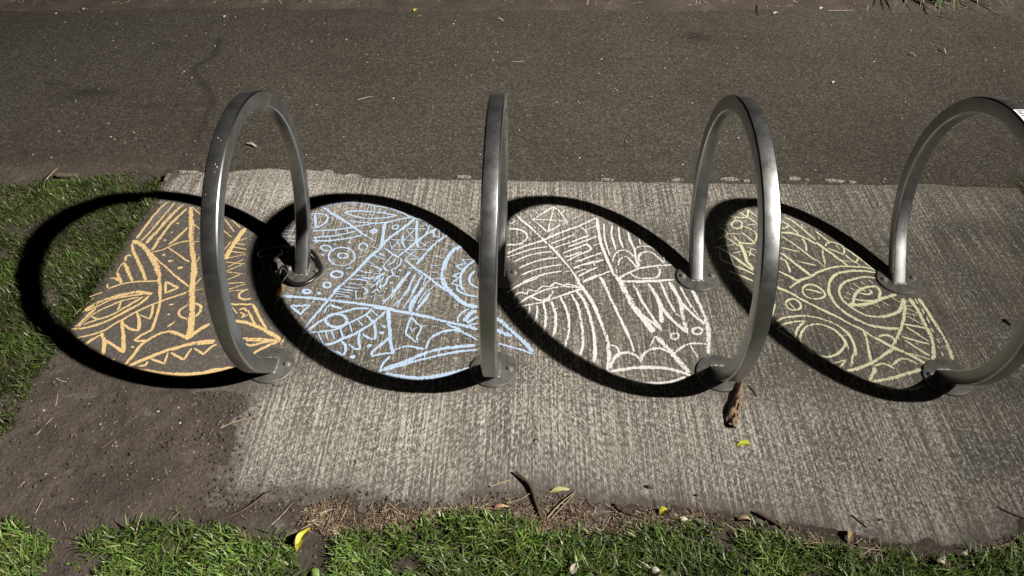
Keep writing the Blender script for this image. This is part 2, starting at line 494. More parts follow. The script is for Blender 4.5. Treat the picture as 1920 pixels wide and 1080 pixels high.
def tube_mesh():
    T = np.gradient(PATH, axis=0); T /= np.linalg.norm(T, axis=1)[:, None]
    prof = []
    c = 0.0050; hx, hr = WID / 2, THICK / 2                 # square tube, corners cut to a narrow flat that carries the edge highlight
    for cx, cr, flip in ((1, 1, 0), (-1, 1, 1), (-1, -1, 0), (1, -1, 1)):
        q = [(cx * hx, cr * (hr - c)), (cx * (hx - c * 0.08), cr * (hr - c * 0.80)), (cx * (hx - c * 0.80), cr * (hr - c * 0.08)), (cx * (hx - c), cr * hr)]
        prof += q[::-1] if flip else q
    V, F = [], []
    n = len(prof)
    for (py, pz), (ty, tz) in zip(PATH, T):
        ny, nz = -tz, ty                              # outward normal (ring runs -y -> top -> +y)
        for a, b in prof:
            V.append((a, py + ny * b, pz + nz * b))
    for i in range(len(PATH) - 1):
        for k in range(n):
            F.append((i * n + k, i * n + (k + 1) % n, (i + 1) * n + (k + 1) % n, (i + 1) * n + k))
    F.append(tuple(range(n - 1, -1, -1))); F.append(tuple((len(PATH) - 1) * n + k for k in range(n)))
    return V, F

def lathe(prof, n=40):
    V, F = [], []
    for r, z in prof:
        for k in range(n):
            a = k / n * math.tau
            V.append((r * math.cos(a), r * math.sin(a), z))
    for i in range(len(prof) - 1):
        for k in range(n):
            F.append((i * n + k, i * n + (k + 1) % n, (i + 1) * n + (k + 1) % n, (i + 1) * n + k))
    F.append(tuple((len(prof) - 1) * n + k for k in range(n)))
    return V, F
TV, TF = tube_mesh()
FL = lathe([(0.081, -0.01), (0.081, 0.0065), (0.0797, 0.0082), (0.0775, 0.0088), (0.05, 0.0090), (0.02, 0.0091)], 56)
BO = lathe([(0.0135, 0.0), (0.0135, 0.0014), (0.0105, 0.0018), (0.0102, 0.0060), (0.0080, 0.0094), (0.0035, 0.0108)], 18)
def weld_mesh():
    V, F = [], []
    n, m_ = 48, 6
    zs = 0.009
    # outline of the tube where it meets the flange, as a soft bead
    T = np.array([PATH[1] - PATH[0]]) ; ty, tz = (T[0] / np.linalg.norm(T[0]))
    hl = THICK / 2 / abs(tz) + 0.001; hw = WID / 2 + 0.001
    for k in range(n):
        a = k / n * math.tau
        c, s = math.cos(a), math.sin(a)
        q = max(abs(c), abs(s)) ** 0.85
        px, py = hw * c / q, hl * s / q
        for j in range(m_):
            b = j / m_ * math.tau
            rr = 0.0032 * (1 + 0.25 * math.sin(k * 5.1))
            V.append((px + rr * math.cos(b) * c, py + rr * math.cos(b) * s, zs + rr * math.sin(b)))
    for k in range(n):
        for j in range(m_):
            F.append((k * m_ + j, k * m_ + (j + 1) % m_, ((k + 1) % n) * m_ + (j + 1) % m_, ((k + 1) % n) * m_ + j))
    return V, F
WV, WF = weld_mesh()
def me_of(name, VF, mat, smooth=True):
    o = mesh_obj(name, VF[0], VF[1], mat, smooth=smooth); me = o.data; bpy.data.objects.remove(o); return me
tube_me = me_of('tube', (TV, TF), MAT['steel'])
tube_me.materials.append(MAT['edge'])                            # brighter, smoother corner material paints in the edge highlight
for p_ in tube_me.polygons:
    if len(p_.vertices) == 4 and p_.index % 16 in (0, 1, 2, 4, 5, 6, 8, 9, 10, 12, 13, 14): p_.material_index = 1
fl_me = me_of('base_flange', FL, MAT['plate']); bolt_me = me_of('bolt', BO, MAT['bolt']); weld_me = me_of('weld_bead', (WV, WF), MAT['bolt'])
for me in (fl_me, bolt_me, tube_me):
    try: me.set_sharp_from_angle(angle=math.radians(22))
    except Exception: pass

def part(name, me, parent, loc=(0, 0, 0), rz=0.0):
    o = bpy.data.objects.new(name, me); COL.objects.link(o); o.parent = parent
    o.location = loc; o.rotation_euler = (0, 0, rz); return o

foot_y = float(np.interp(0.009, [PATH[0][1], PATH[3][1]], [PATH[0][0], PATH[3][0]]))
HOOPS = []
hoop_fit = [(0.0068, 0.0039, 0.0164), (0.0042, -0.0065, 0.0148), (0.0001, 0.0055, -0.0021), (-0.004, -0.0058, -0.0043)]
hoop_label = ['leftmost steel bike hoop, with a black cable lock at its far foot',
              'second steel bike hoop from the left, seen almost edge-on beside the blue chalk drawing',
              'third steel bike hoop from the left, bark strip by its near foot',
              'rightmost steel bike hoop, cut off by the right picture edge, with a white sticker']
for h in range(4):
    dx, ya, le = hoop_fit[h]
    root = empty('bike_hoop', (-0.92785 + 0.78216 * h + dx, 0, 0))
    root.rotation_euler = (0, le, ya)
    tag(root, hoop_label[h], 'bike rack', 'steel bike hoops in a row on the slab')
    part('tube', tube_me, root)
    for k, fy in enumerate((FOOT_N, FOOT_F)):
        fz = 0.0
        fl = part('base_flange', fl_me, root, (0.004, fy, fz), 0)
        tw = [(0.05, -0.12), (0.0, 0.1), (0.12, 0.02), (-0.1, 0.08)][h][k]
        for s in (-1, 1):
            part('bolt', bolt_me, fl, (s * 0.057 * math.cos(tw), s * 0.057 * math.sin(tw), 0.0086))
        part('weld_bead', weld_me, fl, (-0.004, (foot_y if k == 0 else -foot_y) - fy, 0))
    HOOPS.append(root)

def on_ring(deg, xoff, lift=0.0008):
    a = math.radians(deg)
    return (xoff, -(R_OUT + lift) * math.cos(a), ZC + (R_OUT + lift) * math.sin(a))
# sticker wrapped on the outer face of the rightmost hoop
V, F = [], []
for i in range(9):
    for j in range(2):
        V.append(on_ring(95.5 - i * 1.6, -0.0195 + j * 0.040))
for i in range(8): F.append((2 * i, 2 * i + 1, 2 * i + 3, 2 * i + 2))
st = mesh_obj('sticker', V, F, MAT['sticker'], HOOPS[3], True); st['label'] = 'white paper sticker on the outer face near the top'
V, F = [], []
for (a, x0, x1, w) in [(94.3, -0.015, 0.010, 0.35), (93.2, -0.015, -0.004, 0.3), (92.2, -0.013, 0.014, 0.3), (90.6, -0.015, 0.006, 0.35), (89.0, -0.012, 0.014, 0.3), (87.2, -0.014, 0.002, 0.3)]:
    b = len(V)
    V += [on_ring(a + w, x0, 0.0013), on_ring(a + w, x1, 0.0013), on_ring(a - w, x1, 0.0013), on_ring(a - w, x0, 0.0013)]
    F.append((b, b + 1, b + 2, b + 3))
mesh_obj('sticker_print', V, F, MAT['ink'], st)
# white splashes near the crown of the leftmost hoop
V, F = [], []
for a, xo, r in [(74, -0.006, .0015), (73, 0.004, .0010), (63, 0.004, .0012), (62, 0.010, .0015), (60, 0.006, .0010), (52, -0.012, .0008)]:
    b = len(V); c = on_ring(a, xo, 0.0004)
    tng = (math.sin(math.radians(a)), math.cos(math.radians(a)))
    for k in range(7):
        t = k / 7 * math.tau; q = r * random.uniform(0.7, 1.2)
        V.append((c[0] + q * math.cos(t), c[1] + q * math.sin(t) * tng[0], c[2] + q * math.sin(t) * tng[1]))
    nrm = (0, -math.cos(math.radians(a)), math.sin(math.radians(a)))
    V.append(tuple(c[i] + nrm[i] * r * 0.5 for i in range(3)))
    for k in range(7): F.append((b + k, b + (k + 1) % 7, b + 7))
mesh_obj('white_splash', V, F, MAT['sticker'], HOOPS[0], True)['kind'] = 'stuff'

# ------------------------------------------------------------------ tubes along a path
def tube(name, pts, rad, mat, parent=None, n=8, sub=4, taper=None, jitter=0.0):
    P = np.array(pts, float)
    Q = []
    for i in range(len(P) - 1):
        p0, p1, p2, p3 = P[max(i - 1, 0)], P[i], P[i + 1], P[min(i + 2, len(P) - 1)]
        for s in range(sub):
            t = s / sub
            Q.append(0.5 * ((2 * p1) + (-p0 + p2) * t + (2 * p0 - 5 * p1 + 4 * p2 - p3) * t * t + (-p0 + 3 * p1 - 3 * p2 + p3) * t ** 3))
    Q.append(P[-1]); Q = np.array(Q)
    T = np.gradient(Q, axis=0); T /= np.linalg.norm(T, axis=1)[:, None] + 1e-9
    V, F = [], []
    for i, (q, t) in enumerate(zip(Q, T)):
        u = np.cross(t, (0, 0, 1.0))
        if np.linalg.norm(u) < 1e-3: u = np.array((1.0, 0, 0))
        u /= np.linalg.norm(u); w = np.cross(u, t)
        r = rad if taper is None else rad * np.interp(i / (len(Q) - 1), np.linspace(0, 1, len(taper)), taper)
        for k in range(n):
            a = k / n * math.tau
            rr = r * (1 + random.uniform(-jitter, jitter))
            V.append(q + (u * math.cos(a) + w * math.sin(a)) * rr)
    for i in range(len(Q) - 1):
        for k in range(n):
            F.append((i * n + k, i * n + (k + 1) % n, (i + 1) * n + (k + 1) % n, (i + 1) * n + k))
    F.append(tuple(range(n))); F.append(tuple((len(Q) - 1) * n + k for k in range(n - 1, -1, -1)))
    return mesh_obj(name, V, F, mat, parent, True)

def g3(px, py, z): return tuple(G(px, py, z))

# ------------------------------------------------------------------ cable lock around the far foot of the leftmost hoop
lk = empty('cable_lock', tuple(G(560, 520)))
tag(lk, 'black cable bicycle lock with a yellow sleeve, looped round a hoop foot', 'lock')
inv = lk.location.copy()
def lp(pts): return [tuple(np.array(g3(*p)) - np.array(inv)) for p in pts]
c1 = [(532, 507, .03), (536, 519, .024), (543, 527, .020), (555, 532, .018), (572, 531, .018), (588, 523, .018), (599, 513, .018), (602, 503, .018), (597, 489, .02), (589, 476, .024), (577, 467, .028), (560, 466, .03), (540, 470, .03)]
tube('cable', lp(c1), 0.0075, MAT['rubber'], lk, 10)
tube('cable', lp([(526, 472, .03), (512, 482, .03), (511, 500, .028), (516, 518, .024), (522, 530, .020), (526.5, 538, .014)]), 0.0078, MAT['rubber'], lk, 10)
tube('cable', lp([(497, 480, .022), (494, 494, .018), (498, 512, .014), (505, 526, .012), (511, 540, .012), (516, 552, .012)]), 0.006, MAT['rubber'], lk, 10)
tube('cable', lp([(521, 540, .022), (522, 522, .034), (524, 506, .044), (531, 499, .048), (538, 503, .046), (539, 514, .036), (534, 522, .028), (526, 532, .022)]), 0.0035, MAT['rubber'], lk, 8)
tube('lock_body', lp([(491, 478, .020), (493, 478, .022), (510, 474, .024), (530, 470, .026), (533, 470, .026)]), 0.021, MAT['rubber'], lk, 14, taper=[.8, 1, 1, 1, .8])
tube('lock_barrel', lp([(536, 470, .026), (546, 467, .026), (553, 465, .026)]), 0.012, MAT['chrome'], lk, 12)
tube('ferrule', lp([(515, 494, .030), (519, 508, .028)]), 0.0088, MAT['chrome'], lk, 10)
tube('yellow_sleeve', lp([(527, 537, .014), (524, 547, .012), (520.5, 557, .011)]), 0.0100, MAT['yellow'], lk, 14, taper=[.85, 1, 1, 1, .9])
tube('cable_end', lp([(520, 557, .011), (516, 566, .009), (512, 574, .008)]), 0.0062, MAT['rubber'], lk, 10)

# ------------------------------------------------------------------ chalk drawings
WIN = dict(O1=(110, 370, 6), O2=(320, 370, 6), O3=(110, 540, 6), O4=(320, 540, 6),
           B1=(480, 370, 6), B2=(700, 370, 6), B3=(500, 540, 6), B4=(700, 540, 6),
           W1=(930, 380, 7.2), W2=(1100, 380, 7.2), W3=(940, 520, 6), W4=(1120, 520, 5.143),
           Y1=(1330, 380, 7.2), Y2=(1480, 430, 6), Y3=(1440, 570, 6.355), Y4=(1600, 560, 6))
CHALK = '''
>orange sunrays
O1
s 26 1240 45 1120 150 960 350 880 465
s 20 1305 65 1130 270 1020 400 930 495
s 36 1400 80 1240 230 1140 350 985 520
s 28 1440 130 1300 260 1190 390 1050 600
s 26 1450 340 1340 450 1235 540
s 18 1480 485 1330 520 1150 600 1050 620
>orange wing
s 44 830 492 910 520 1000 600 1060 700 1110 800 1135 900
s 14 785 488 830 490
s 30 1135 900 1140 1000 1140 1080
s 28 830 520 835 590 880 690 930 800 980 935
s 22 820 665 790 650 760 665 752 720
s 28 740 745 780 830 825 945
s 22 660 850 672 790 730 740 770 770
s 28 660 850 675 900 710 975
s 20 560 925 620 910 680 950
s 34 545 975 550 1020
>orange triangle
s 22 1202 950 1345 1020 1205 1075 1202 950
>orange dot
d 1340 295 22 1275 395 16 1195 485 18 1185 650 24 1260 720 32 1370 795 32
>orange cross_line
s 20 1060 660 1200 780 1330 900 1440 990
s 18 1225 560 1340 640 1440 710 1475 730
>orange mast
O2
s 46 225 110 235 280 230 450 245 620 265 800 250 950 240 1080
s 20 262 300 245 520 262 700 240 900
s 22 240 110 330 190 
s 18 250 290 325 360
s 18 270 500 325 500
s 18 325 670 280 740
s 20 340 910 280 980
s 18 360 1030 260 1050
s 20 160 970 195 995 230 1010
>orange comb
s 24 610 250 715 385
s 22 690 260 785 345
s 22 600 380 680 450
s 20 605 590 680 500
s 46 840 350 770 440 700 540 650 620 615 700
s 18 770 490 860 460
s 22 720 520 835 535
s 22 690 560 850 590
s 20 660 610 830 630
s 18 640 690 850 640
s 20 620 730 840 750
s 20 625 830 800 760
s 20 630 840 810 860
s 22 640 930 780 870
s 20 640 970 830 960
s 20 650 1040 840 980
s 20 660 1060 870 1040
s 18 640 790 820 700
>orange eye
O3
s 34 270 275 400 190 560 120 750 70 900 45 990 62 1050 70
s 20 300 270 420 215 600 130 800 90 960 70
s 18 360 320 450 260 560 210 700 150 900 105
s 24 140 465 300 450 480 400 640 330 800 240 930 170 1020 90
s 20 370 320 440 350 560 320 700 250 850 160 950 100
s 18 280 415 400 370 500 340
s 14 230 440 370 310
s 22 180 430 250 425
s 22 210 430 330 310 420 235
s 20 700 160 690 210 660 250
s 12 390 115 200 290
s 18 350 105 490 50
>orange arc
O1
s 16 560 1030 700 980 850 955 1000 945 1150 945
>orange lashes
O3
s 18 140 575 300 545 430 510 530 470 640 400 740 350 850 280 900 260 1000 210 1100 170 1300 100 1440 55
s 28 480 510 515 600 510 700 490 770
s 24 470 530 370 590 260 675
s 24 260 675 360 715 490 770
s 28 330 660 380 710
s 28 710 370 725 500 735 730
s 24 530 590 620 650 735 725
s 24 880 270 910 380 900 485
s 20 740 410 800 460 900 485
s 18 1065 190 1050 280 1030 350
s 18 920 310 1030 350
>orange stem
s 22 1140 0 1140 150 1110 300 1055 460 1040 480 940 530 860 590 900 600 1000 590
>orange dot
d 835 665 18 610 810 28 1270 190 18 1240 300 16 1270 410 14
s 14 1220 440 1270 410 1310 380
s 14 1240 190 1300 185
>orange hill
s 24 740 880 830 770 930 640 1050 560 1150 510 1270 490 1380 530 1440 560
>orange mouth
s 30 770 895 900 830 1050 770 1200 710 1330 670 1440 650
s 34 780 915 950 935 1100 955 1300 975 1440 980
s 18 900 880 980 870 1000 830
s 18 1040 800 1190 850 1230 730
s 18 1270 730 1400 810 1450 770
>orange mast
O4
s 46 240 0 245 180 240 330 225 460 200 570
s 20 200 190 110 250 100 310 190 355
s 24 270 170 345 210 330 270 280 330
s 16 0 110 200 40
>orange hill
s 32 0 500 120 530 190 575 300 490 440 405
>orange mouth
s 32 0 700 200 640 350 610 500 600
s 18 0 735 150 810 240 680
s 18 260 680 370 750 470 660 520 640
s 48 0 985 150 990 350 970 500 935 700 905
s 26 300 640 480 620
>orange wing
s 20 860 15 780 60 770 110 830 135 905 120
s 20 675 180 740 190 930 185
s 18 690 220 750 290
s 22 930 190 980 300 1040 400 1080 465
s 18 770 250 830 230 860 270
s 18 800 340 830 300 780 280
s 20 870 250 920 360 960 420
s 18 830 330 880 300
s 34 720 370 850 390 960 430 1100 500 1240 590
s 22 800 570 1000 575 1200 590
s 24 830 620 900 650 1050 610 1200 590
s 30 850 595 1080 600
s 24 900 755 1060 670 1240 590
s 14 1240 640 1270 580
>blue brick_band
B1
s 20 240 375 440 380
s 20 640 380 850 370 1000 355 1120 335 1300 300 1440 285
s 18 300 440 440 450
s 18 640 455 900 435 1050 400 1130 385
s 20 380 490 440 490
s 22 640 492 800 492 1000 470 1190 430
s 18 755 380 755 445
s 18 905 370 895 420
s 18 1020 360 1030 405
s 16 830 455 830 490
s 16 965 435 965 470
s 16 660 440 670 485
d 340 410 20 680 508 18
>blue diagonal
s 28 720 95 850 180 1000 270 1100 340 1190 410 1250 445
s 16 1250 445 1350 500
s 30 1425 560 1300 660 1200 760 1080 880 960 990 870 1075
>blue letter_shape
s 24 665 195 680 340 740 320 800 270 810 220 750 190 640 190
s 16 640 350 690 345
>blue outline
s 18 780 100 900 80 1050 65 1200 75 1330 95 1440 115
>blue eye
s 22 990 175 1100 160 1300 165 1440 180
s 18 1000 180 1100 215 1250 240 1440 235
s 24 1280 200 1320 205
s 16 1280 240 1270 285
s 14 1070 140 1100 165
s 14 1200 140 1180 165
s 14 1130 145 1150 160
s 16 1330 100 1335 150
s 16 1390 130 1380 170
s 18 1040 265 1200 285 1440 292
>blue stem
s 24 1430 310 1425 500 1400 580
>blue ring
o 965 670 148 103 16
o 980 660 55 28 22
s 20 850 690 880 740
o 1205 560 48 40 16
o 790 575 60 30 16 10
o 910 870 65 35 24
o 800 990 40 30 20
o 575 1062 34 18 18
o 1320 385 32 18 16
>blue dot
d 880 530 18 750 650 24 1050 512 24 700 1075 16
s 14 1150 680 1220 660
s 14 1040 800 1080 795
s 12 1010 810 1060 800
s 10 820 815 870 812
>blue ripples
s 14 1160 820 1230 850 1310 850
s 14 1110 880 1230 890
s 16 1060 930 1160 925 1260 945
s 14 1030 970 1200 990
s 14 1000 1010 1150 1030
s 14 990 1050 1150 1060
s 14 1290 770 1380 790
s 14 1250 720 1340 760
s 14 1330 650 1440 700
s 14 1390 630 1440 650
s 16 1360 840 1440 800
s 16 1180 900 1300 920 1380 880
s 16 1200 1010 1260 1060
s 16 1290 1020 1380 960 1440 900
s 14 1240 980 1330 990
s 14 1390 900 1400 1020
>blue outline
B2
s 14 0 95 150 120 300 170 450 235 560 260 640 300
>blue eye
s 18 0 165 130 185 265 210
s 16 0 240 120 235 260 212
s 20 0 295 130 290 280 255 430 225
s 16 0 110 20 150
s 14 130 150 140 185
>blue stem
s 26 130 290 110 420 90 530 50 620
s 28 470 235 400 300 250 410 120 520 40 620
>blue ring
o 250 340 36 20 14 -15
o 15 380 25 16 14
>blue lattice
s 22 490 260 490 350 485 480 505 570
s 18 340 420 330 500 360 580
s 18 370 355 590 358
s 16 200 480 480 490
s 18 230 592 600 590
s 16 360 700 510 695
s 18 370 370 450 470
s 18 470 360 350 480
s 18 200 590 290 490
s 16 180 500 210 590
s 16 260 500 300 560
s 18 370 620 490 675
s 18 470 605 365 690
s 26 720 350 600 420 500 490 380 590 280 680
s 18 640 310 600 400 560 450
s 18 740 350 740 460
s 18 650 460 720 440
s 18 660 400 720 360
s 20 640 380 700 430 660 440
s 18 510 500 620 560
s 18 520 580 630 500
s 16 530 340 610 300
s 16 590 290 610 340
s 24 830 430 740 490 640 580 560 670 480 760
s 22 120 570 180 610 230 650 280 680
s 18 220 650 110 780
s 30 110 780 150 830
s 20 500 660 510 740
s 20 350 700 430 770 500 830
>blue ripples
s 14 310 690 310 740 270 790 200 820 230 880 160 910 140 980 60 1020
s 14 240 690 230 730 160 770
s 12 60 640 140 670
s 12 0 560 70 600
s 14 0 650 60 700
s 16 0 780 60 800 90 830
s 18 130 850 60 900 0 950
s 14 80 920 20 980
s 14 60 1000 90 1040
s 14 0 870 70 860
s 12 100 700 150 690
>blue strands
s 28 500 820 640 920 760 1010 880 1080
s 46 400 800 470 790
s 34 430 820 350 920 290 1000 220 1080
s 20 480 860 420 980 370 1080
s 22 550 880 500 980 430 1080
s 20 620 940 540 1060
s 18 700 980 610 1070
s 16 590 900 560 990
s 14 500 850 560 890
>blue arc
s 36 1000 550 900 600 830 690 790 790 770 880 800 980 870 1070
>blue tick
s 14 800 515 920 545
s 14 765 580 850 605
s 16 670 660 780 690
s 14 640 770 740 775
s 14 630 845 720 850
s 14 650 920 740 920
>blue star
s 14 980 700 1140 712
s 16 990 705 1050 745 930 775 1000 825
s 24 1140 715 1050 780 990 860 980 950 1000 1050
s 16 980 850 890 890 960 910 880 970 990 1010
s 20 1140 830 1080 900 1090 970 1170 1025
s 16 940 1000 950 1060 1030 1080
>blue dot
d 350 775 16 300 825 20 265 895 24 200 965 18 150 1030 16
>blue crossbar
B3
s 30 130 95 400 110 700 140 1000 175 1250 210 1440 250
>blue diagonal
s 24 820 0 740 80 680 150 580 270 480 390
s 14 480 390 400 495
>blue ring
o 450 45 44 22 18
d 590 68 26 520 160 14 220 180 6
>blue triangle
s 22 265 205 490 200 420 260 385 300 300 235 265 205
>blue ripples
s 14 770 40 950 60
s 14 760 60 930 95
s 14 780 95 940 110
s 14 820 15 960 30
s 16 1000 130 1100 120
s 16 1000 40 1010 130
s 16 1100 0 1135 50 1090 80
s 14 1180 60 1240 20 1280 60
s 14 1220 100 1210 150
s 14 1300 160 1390 100 1440 20
s 16 1400 130 1440 70
s 14 1150 110 1200 90
s 14 1260 90 1320 80
>blue hook
s 22 650 285 680 220 720 195 850 240
>blue fish_eye
s 22 400 515 480 470 570 400 680 340 770 295 870 270 1000 235 1150 235
o 785 370 120 74 26
s 18 400 515 560 500 720 480 830 450 920 400 1050 340 1150 280 1180 230
s 18 490 520 500 600
s 20 580 510 640 630
s 20 660 490 690 580
s 20 730 490 770 580
s 24 830 460 860 560
s 22 930 400 960 500
s 26 620 650 740 630 850 580 950 540 1050 490 1200 390 1340 270
s 20 1180 260 1250 320
s 20 1120 310 1190 380 1230 400
s 20 1030 370 1080 430
s 24 840 600 890 660 880 740 850 755 740 710 690 680
s 22 1045 500 1040 600 1050 690 1000 690 920 640
s 24 1220 400 1225 500 1215 580 1150 570 1080 520
s 24 1170 370 1240 380
>blue dot
d 1295 510 32 1155 655 34 970 780 34 1320 440 22
>blue stem
s 30 1370 260 1375 400 1390 560 1410 700 1420 750
s 20 1390 560 1290 640 1190 720 1190 770 1300 745 1420 740
s 18 1380 770 1310 850 1280 920
s 18 1280 420 1340 450
>blue crossbar
B4
s 32 0 220 170 245 400 290 600 330 800 380 1000 425 1170 470
>blue strands
s 20 270 10 100 190
s 18 370 30 260 220
s 20 470 30 330 240
s 34 560 0 430 180 420 280
s 24 640 50 560 160 480 260
s 16 420 10 230 210
s 18 520 60 440 230
s 18 600 30 500 180
s 16 220 0 200 130
s 16 310 130 240 180
>blue arc
s 44 840 0 880 60 950 130 1050 190 1170 220
s 22 950 10 960 40 1040 80 1170 100
s 18 1010 0 1030 50
s 18 1080 240 1000 280 950 350 950 390
s 46 1160 260 1080 300 1020 380
s 46 1170 330 1050 395
s 30 1170 400 1080 420
>blue stem
s 30 160 250 180 400 190 560 210 740
>blue diamond
s 16 430 330 500 410 540 440 490 560 500 620
s 20 430 330 390 420 370 520 440 580 480 620
s 10 540 435 600 430
s 14 420 490 490 450
s 12 410 450 440 500
>blue stem
s 18 0 720 80 640 170 560
s 18 190 770 100 880 75 920
>blue wave
s 24 230 710 300 680 400 660 500 680 580 690
s 24 590 690 640 580 720 520 820 490 960 485 1080 540 1170 590
s 22 820 400 880 440 960 460 980 490
>blue mouth
s 32 70 940 200 890 350 840 550 750 750 690 950 665 1150 650
s 22 60 945 300 880 500 820 700 770 900 730 1180 695
s 14 740 690 730 760
s 14 570 740 580 800
s 36 130 970 300 1000 500 1015 700 1000 850 970 1000 930 1080 905
>blue tail
s 34 1390 340 1550 480 1700 620 1800 720
s 46 1390 475 1470 510 1560 545
s 22 1410 630 1560 670 1800 745
s 16 1730 640 1740 700
>white diagonal
W1
s 30 240 145 370 260 500 370 640 510 780 640 900 780 1010 910 1110 1050
>white ring
s 20 165 215 220 225 260 250 220 285 165 280
s 30 165 360 270 360 380 400 425 460 390 520 300 570 150 575
>white square
s 24 780 60 860 130 960 270 830 330 690 400 590 310 490 235 620 160 780 60
s 20 780 70 740 230 700 400
s 16 500 235 740 240 960 265
>white tick
s 22 480 95 570 155
s 22 400 130 490 190
s 22 600 85 635 110
s 16 980 95 890 125
s 16 1060 140 960 175
s 16 1135 180 1005 235
>white dot
d 325 140 12 380 210 14 450 275 16 525 340 16 595 400 14 1170 235 12 1110 265 12 1015 305 13 940 345 12 855 385 9 770 425 9 700 465 12
>white brick_band
s 26 150 690 400 590 640 510 900 400 1120 320 1350 210
s 16 740 560 900 500 1065 430
s 18 780 620 1000 540 1250 450
s 18 1250 450 1200 380 1140 335
s 18 1210 370 1345 320
s 16 970 605 1150 540 1365 460
s 20 900 690 1050 630 1230 570 1290 610 1270 650 1100 720 950 800
s 16 920 745 1040 710 1160 670
s 18 1310 590 1420 550
s 18 1070 810 1250 740 1430 680
s 18 1040 890 1180 840 1310 800 1330 860
s 18 1370 880 1250 930 1110 1000
s 16 1070 950 1210 900
s 18 1340 820 1440 780
s 18 1170 1070 1300 1010 1440 970
s 14 1210 560 1280 640
>white stripes
s 16 150 745 300 690 500 630 700 600
s 16 240 805 380 740 560 690 750 665
s 16 310 890 500 810 650 770 850 745
s 16 340 985 500 920 700 870 890 840
s 16 360 1080 550 1000 750 950 890 930
s 14 930 935 1000 930
>white mast
W2
s 36 140 215 160 400 200 580 260 740 330 900 380 1000 430 1060
>white waves
s 20 235 285 235 420 270 590 310 720
s 24 345 310 335 430 370 560 390 650
s 26 430 335 450 500 490 620
s 28 560 400 590 520 640 640 660 770
s 28 705 490 730 575
>white brow
s 22 350 800 370 720 430 660 510 645 600 690 660 780 700 890
s 20 420 850 450 770 530 725 600 790 680 890
s 20 650 640 700 600 800 590 880 610 960 670
s 26 710 870 700 770 730 690 820 660
s 22 820 660 900 690 980 760 1050 820
s 18 1035 740 1050 800
s 16 690 760 740 800
>white eye
s 26 440 1020 560 950 720 890 900 860 1160 840
s 24 590 950 650 1000 740 1025 900 1020 980 980 980 900 940 870
s 24 450 1055 700 1060 950 1050 1180 1045
s 20 400 900 420 1060
s 14 330 920 420 910
>white brick_band
s 16 0 840 100 800 240 770
s 18 0 1050 160 990 340 920
s 14 160 1000 220 1080
>white mast
W3
s 32 840 0 890 100 960 180 1060 360 1150 580 1200 750 1210 900 1205 1060
s 18 1070 0 920 60
s 18 1110 0 1180 140 1260 300
>white stripes
s 18 60 180 200 90 420 0
>white lash_eye
s 20 180 310 300 230 400 180 540 130 740 105 920 125
s 18 150 260 155 195 230 170 290 190 300 140 400 160 470 100 540 110
s 20 540 110 600 60 720 100 740 75 830 100 920 130
s 22 320 215 400 250 470 260 550 220 580 170 560 140
s 22 170 335 350 305 480 275 640 220 780 170 920 130
s 24 150 200 148 300
s 16 245 340 200 400
s 22 320 330 300 430 270 465
s 24 395 315 405 430 350 535
s 24 475 290 500 420 490 560 470 630
s 26 565 270 605 420 600 590 565 690
s 22 660 220 730 370 760 540 740 700 710 800
s 24 785 190 860 330 905 560 920 720 890 880
s 28 840 150 930 270 1010 500 1050 750 1040 960
>white mast
W4
s 46 200 0 260 120 340 270 440 400 540 530
s 20 40 0 130 210 240 440 310 600 360 720
s 14 205 60 230 120
>white eye
s 22 230 40 450 45 730 25
>white rays
s 20 345 60 430 230 520 370 620 520
s 28 490 60 590 230 620 440
s 26 600 230 640 320 760 450 870 540
s 18 610 50 680 220 750 340
s 28 690 45 800 240 830 400 870 540
s 24 800 240 920 360 1050 460
s 16 795 95 900 270 990 390
s 30 910 120 1000 290 1060 460 1070 640 1070 740
s 28 440 370 560 460 610 490
s 20 750 350 800 380
s 14 870 125 940 120
s 40 560 570 690 700 800 830 890 920
s 20 560 570 510 660
>white arches
s 26 150 780 210 740 300 730 380 760 420 810 450 740 530 690 620 690 720 740
s 18 100 660 180 670 220 740
s 26 220 740 150 800 110 890
s 20 745 730 800 690 900 640 1050 645
s 18 895 660 970 775
s 14 500 660 550 680
>white ring
o 745 570 40 30 18
o 965 520 48 32 22
>white mouth
s 26 100 915 250 890 450 870 650 880 800 915 900 945
s 20 110 920 250 970 400 1015 550 1025 700 1010 850 960
>lemon web
Y1
o 370 300 70 55 20
s 18 240 160 300 190 370 200 490 210
s 16 170 240 290 290
s 16 135 305 290 305
s 18 130 340 230 390 240 440 130 490
s 20 170 430 300 520 400 590
s 16 250 420 420 425
s 22 370 100 450 160 570 230 640 290
s 20 460 75 520 100 640 190
s 16 520 100 520 170 480 210
s 16 530 300 640 305
s 18 490 330 590 380 630 430 620 540
s 20 430 400 520 470 610 545
s 18 320 450 420 540 620 555
s 30 400 540 460 650 510 790 590 900
s 20 510 600 620 640
s 22 510 660 610 720
s 18 540 720 560 620
s 28 100 590 250 680 380 770 520 870 590 920
s 16 160 585 330 570
s 14 320 685 430 660
s 20 280 700 310 780 340 850
s 14 135 650 150 770
s 24 150 770 330 850 500 920 600 970
s 26 260 920 400 980 590 1060
s 18 320 1025 440 1080
s 24 550 820 600 900
s 16 350 200 360 250
s 16 440 320 490 330
>lemon outline
s 22 1010 190 1140 260 1270 370 1440 510
s 30 970 410 1100 410 1250 460 1440 560
>lemon web
s 16 970 350 1050 330 1060 280
s 16 970 245 1040 290 1150 370 1210 440
s 18 970 455 1110 540 1270 660 1440 790
s 16 970 605 1100 640 1220 670
s 34 960 680 1050 740 1200 860 1370 990
s 24 950 750 1030 790 1060 860 1090 950
s 18 1250 480 1300 580 1310 660
s 14 1200 800 1320 825 1440 855
s 26 930 930 1080 1000 1190 1060 1370 1000 1440 960
s 16 1240 290 1260 380
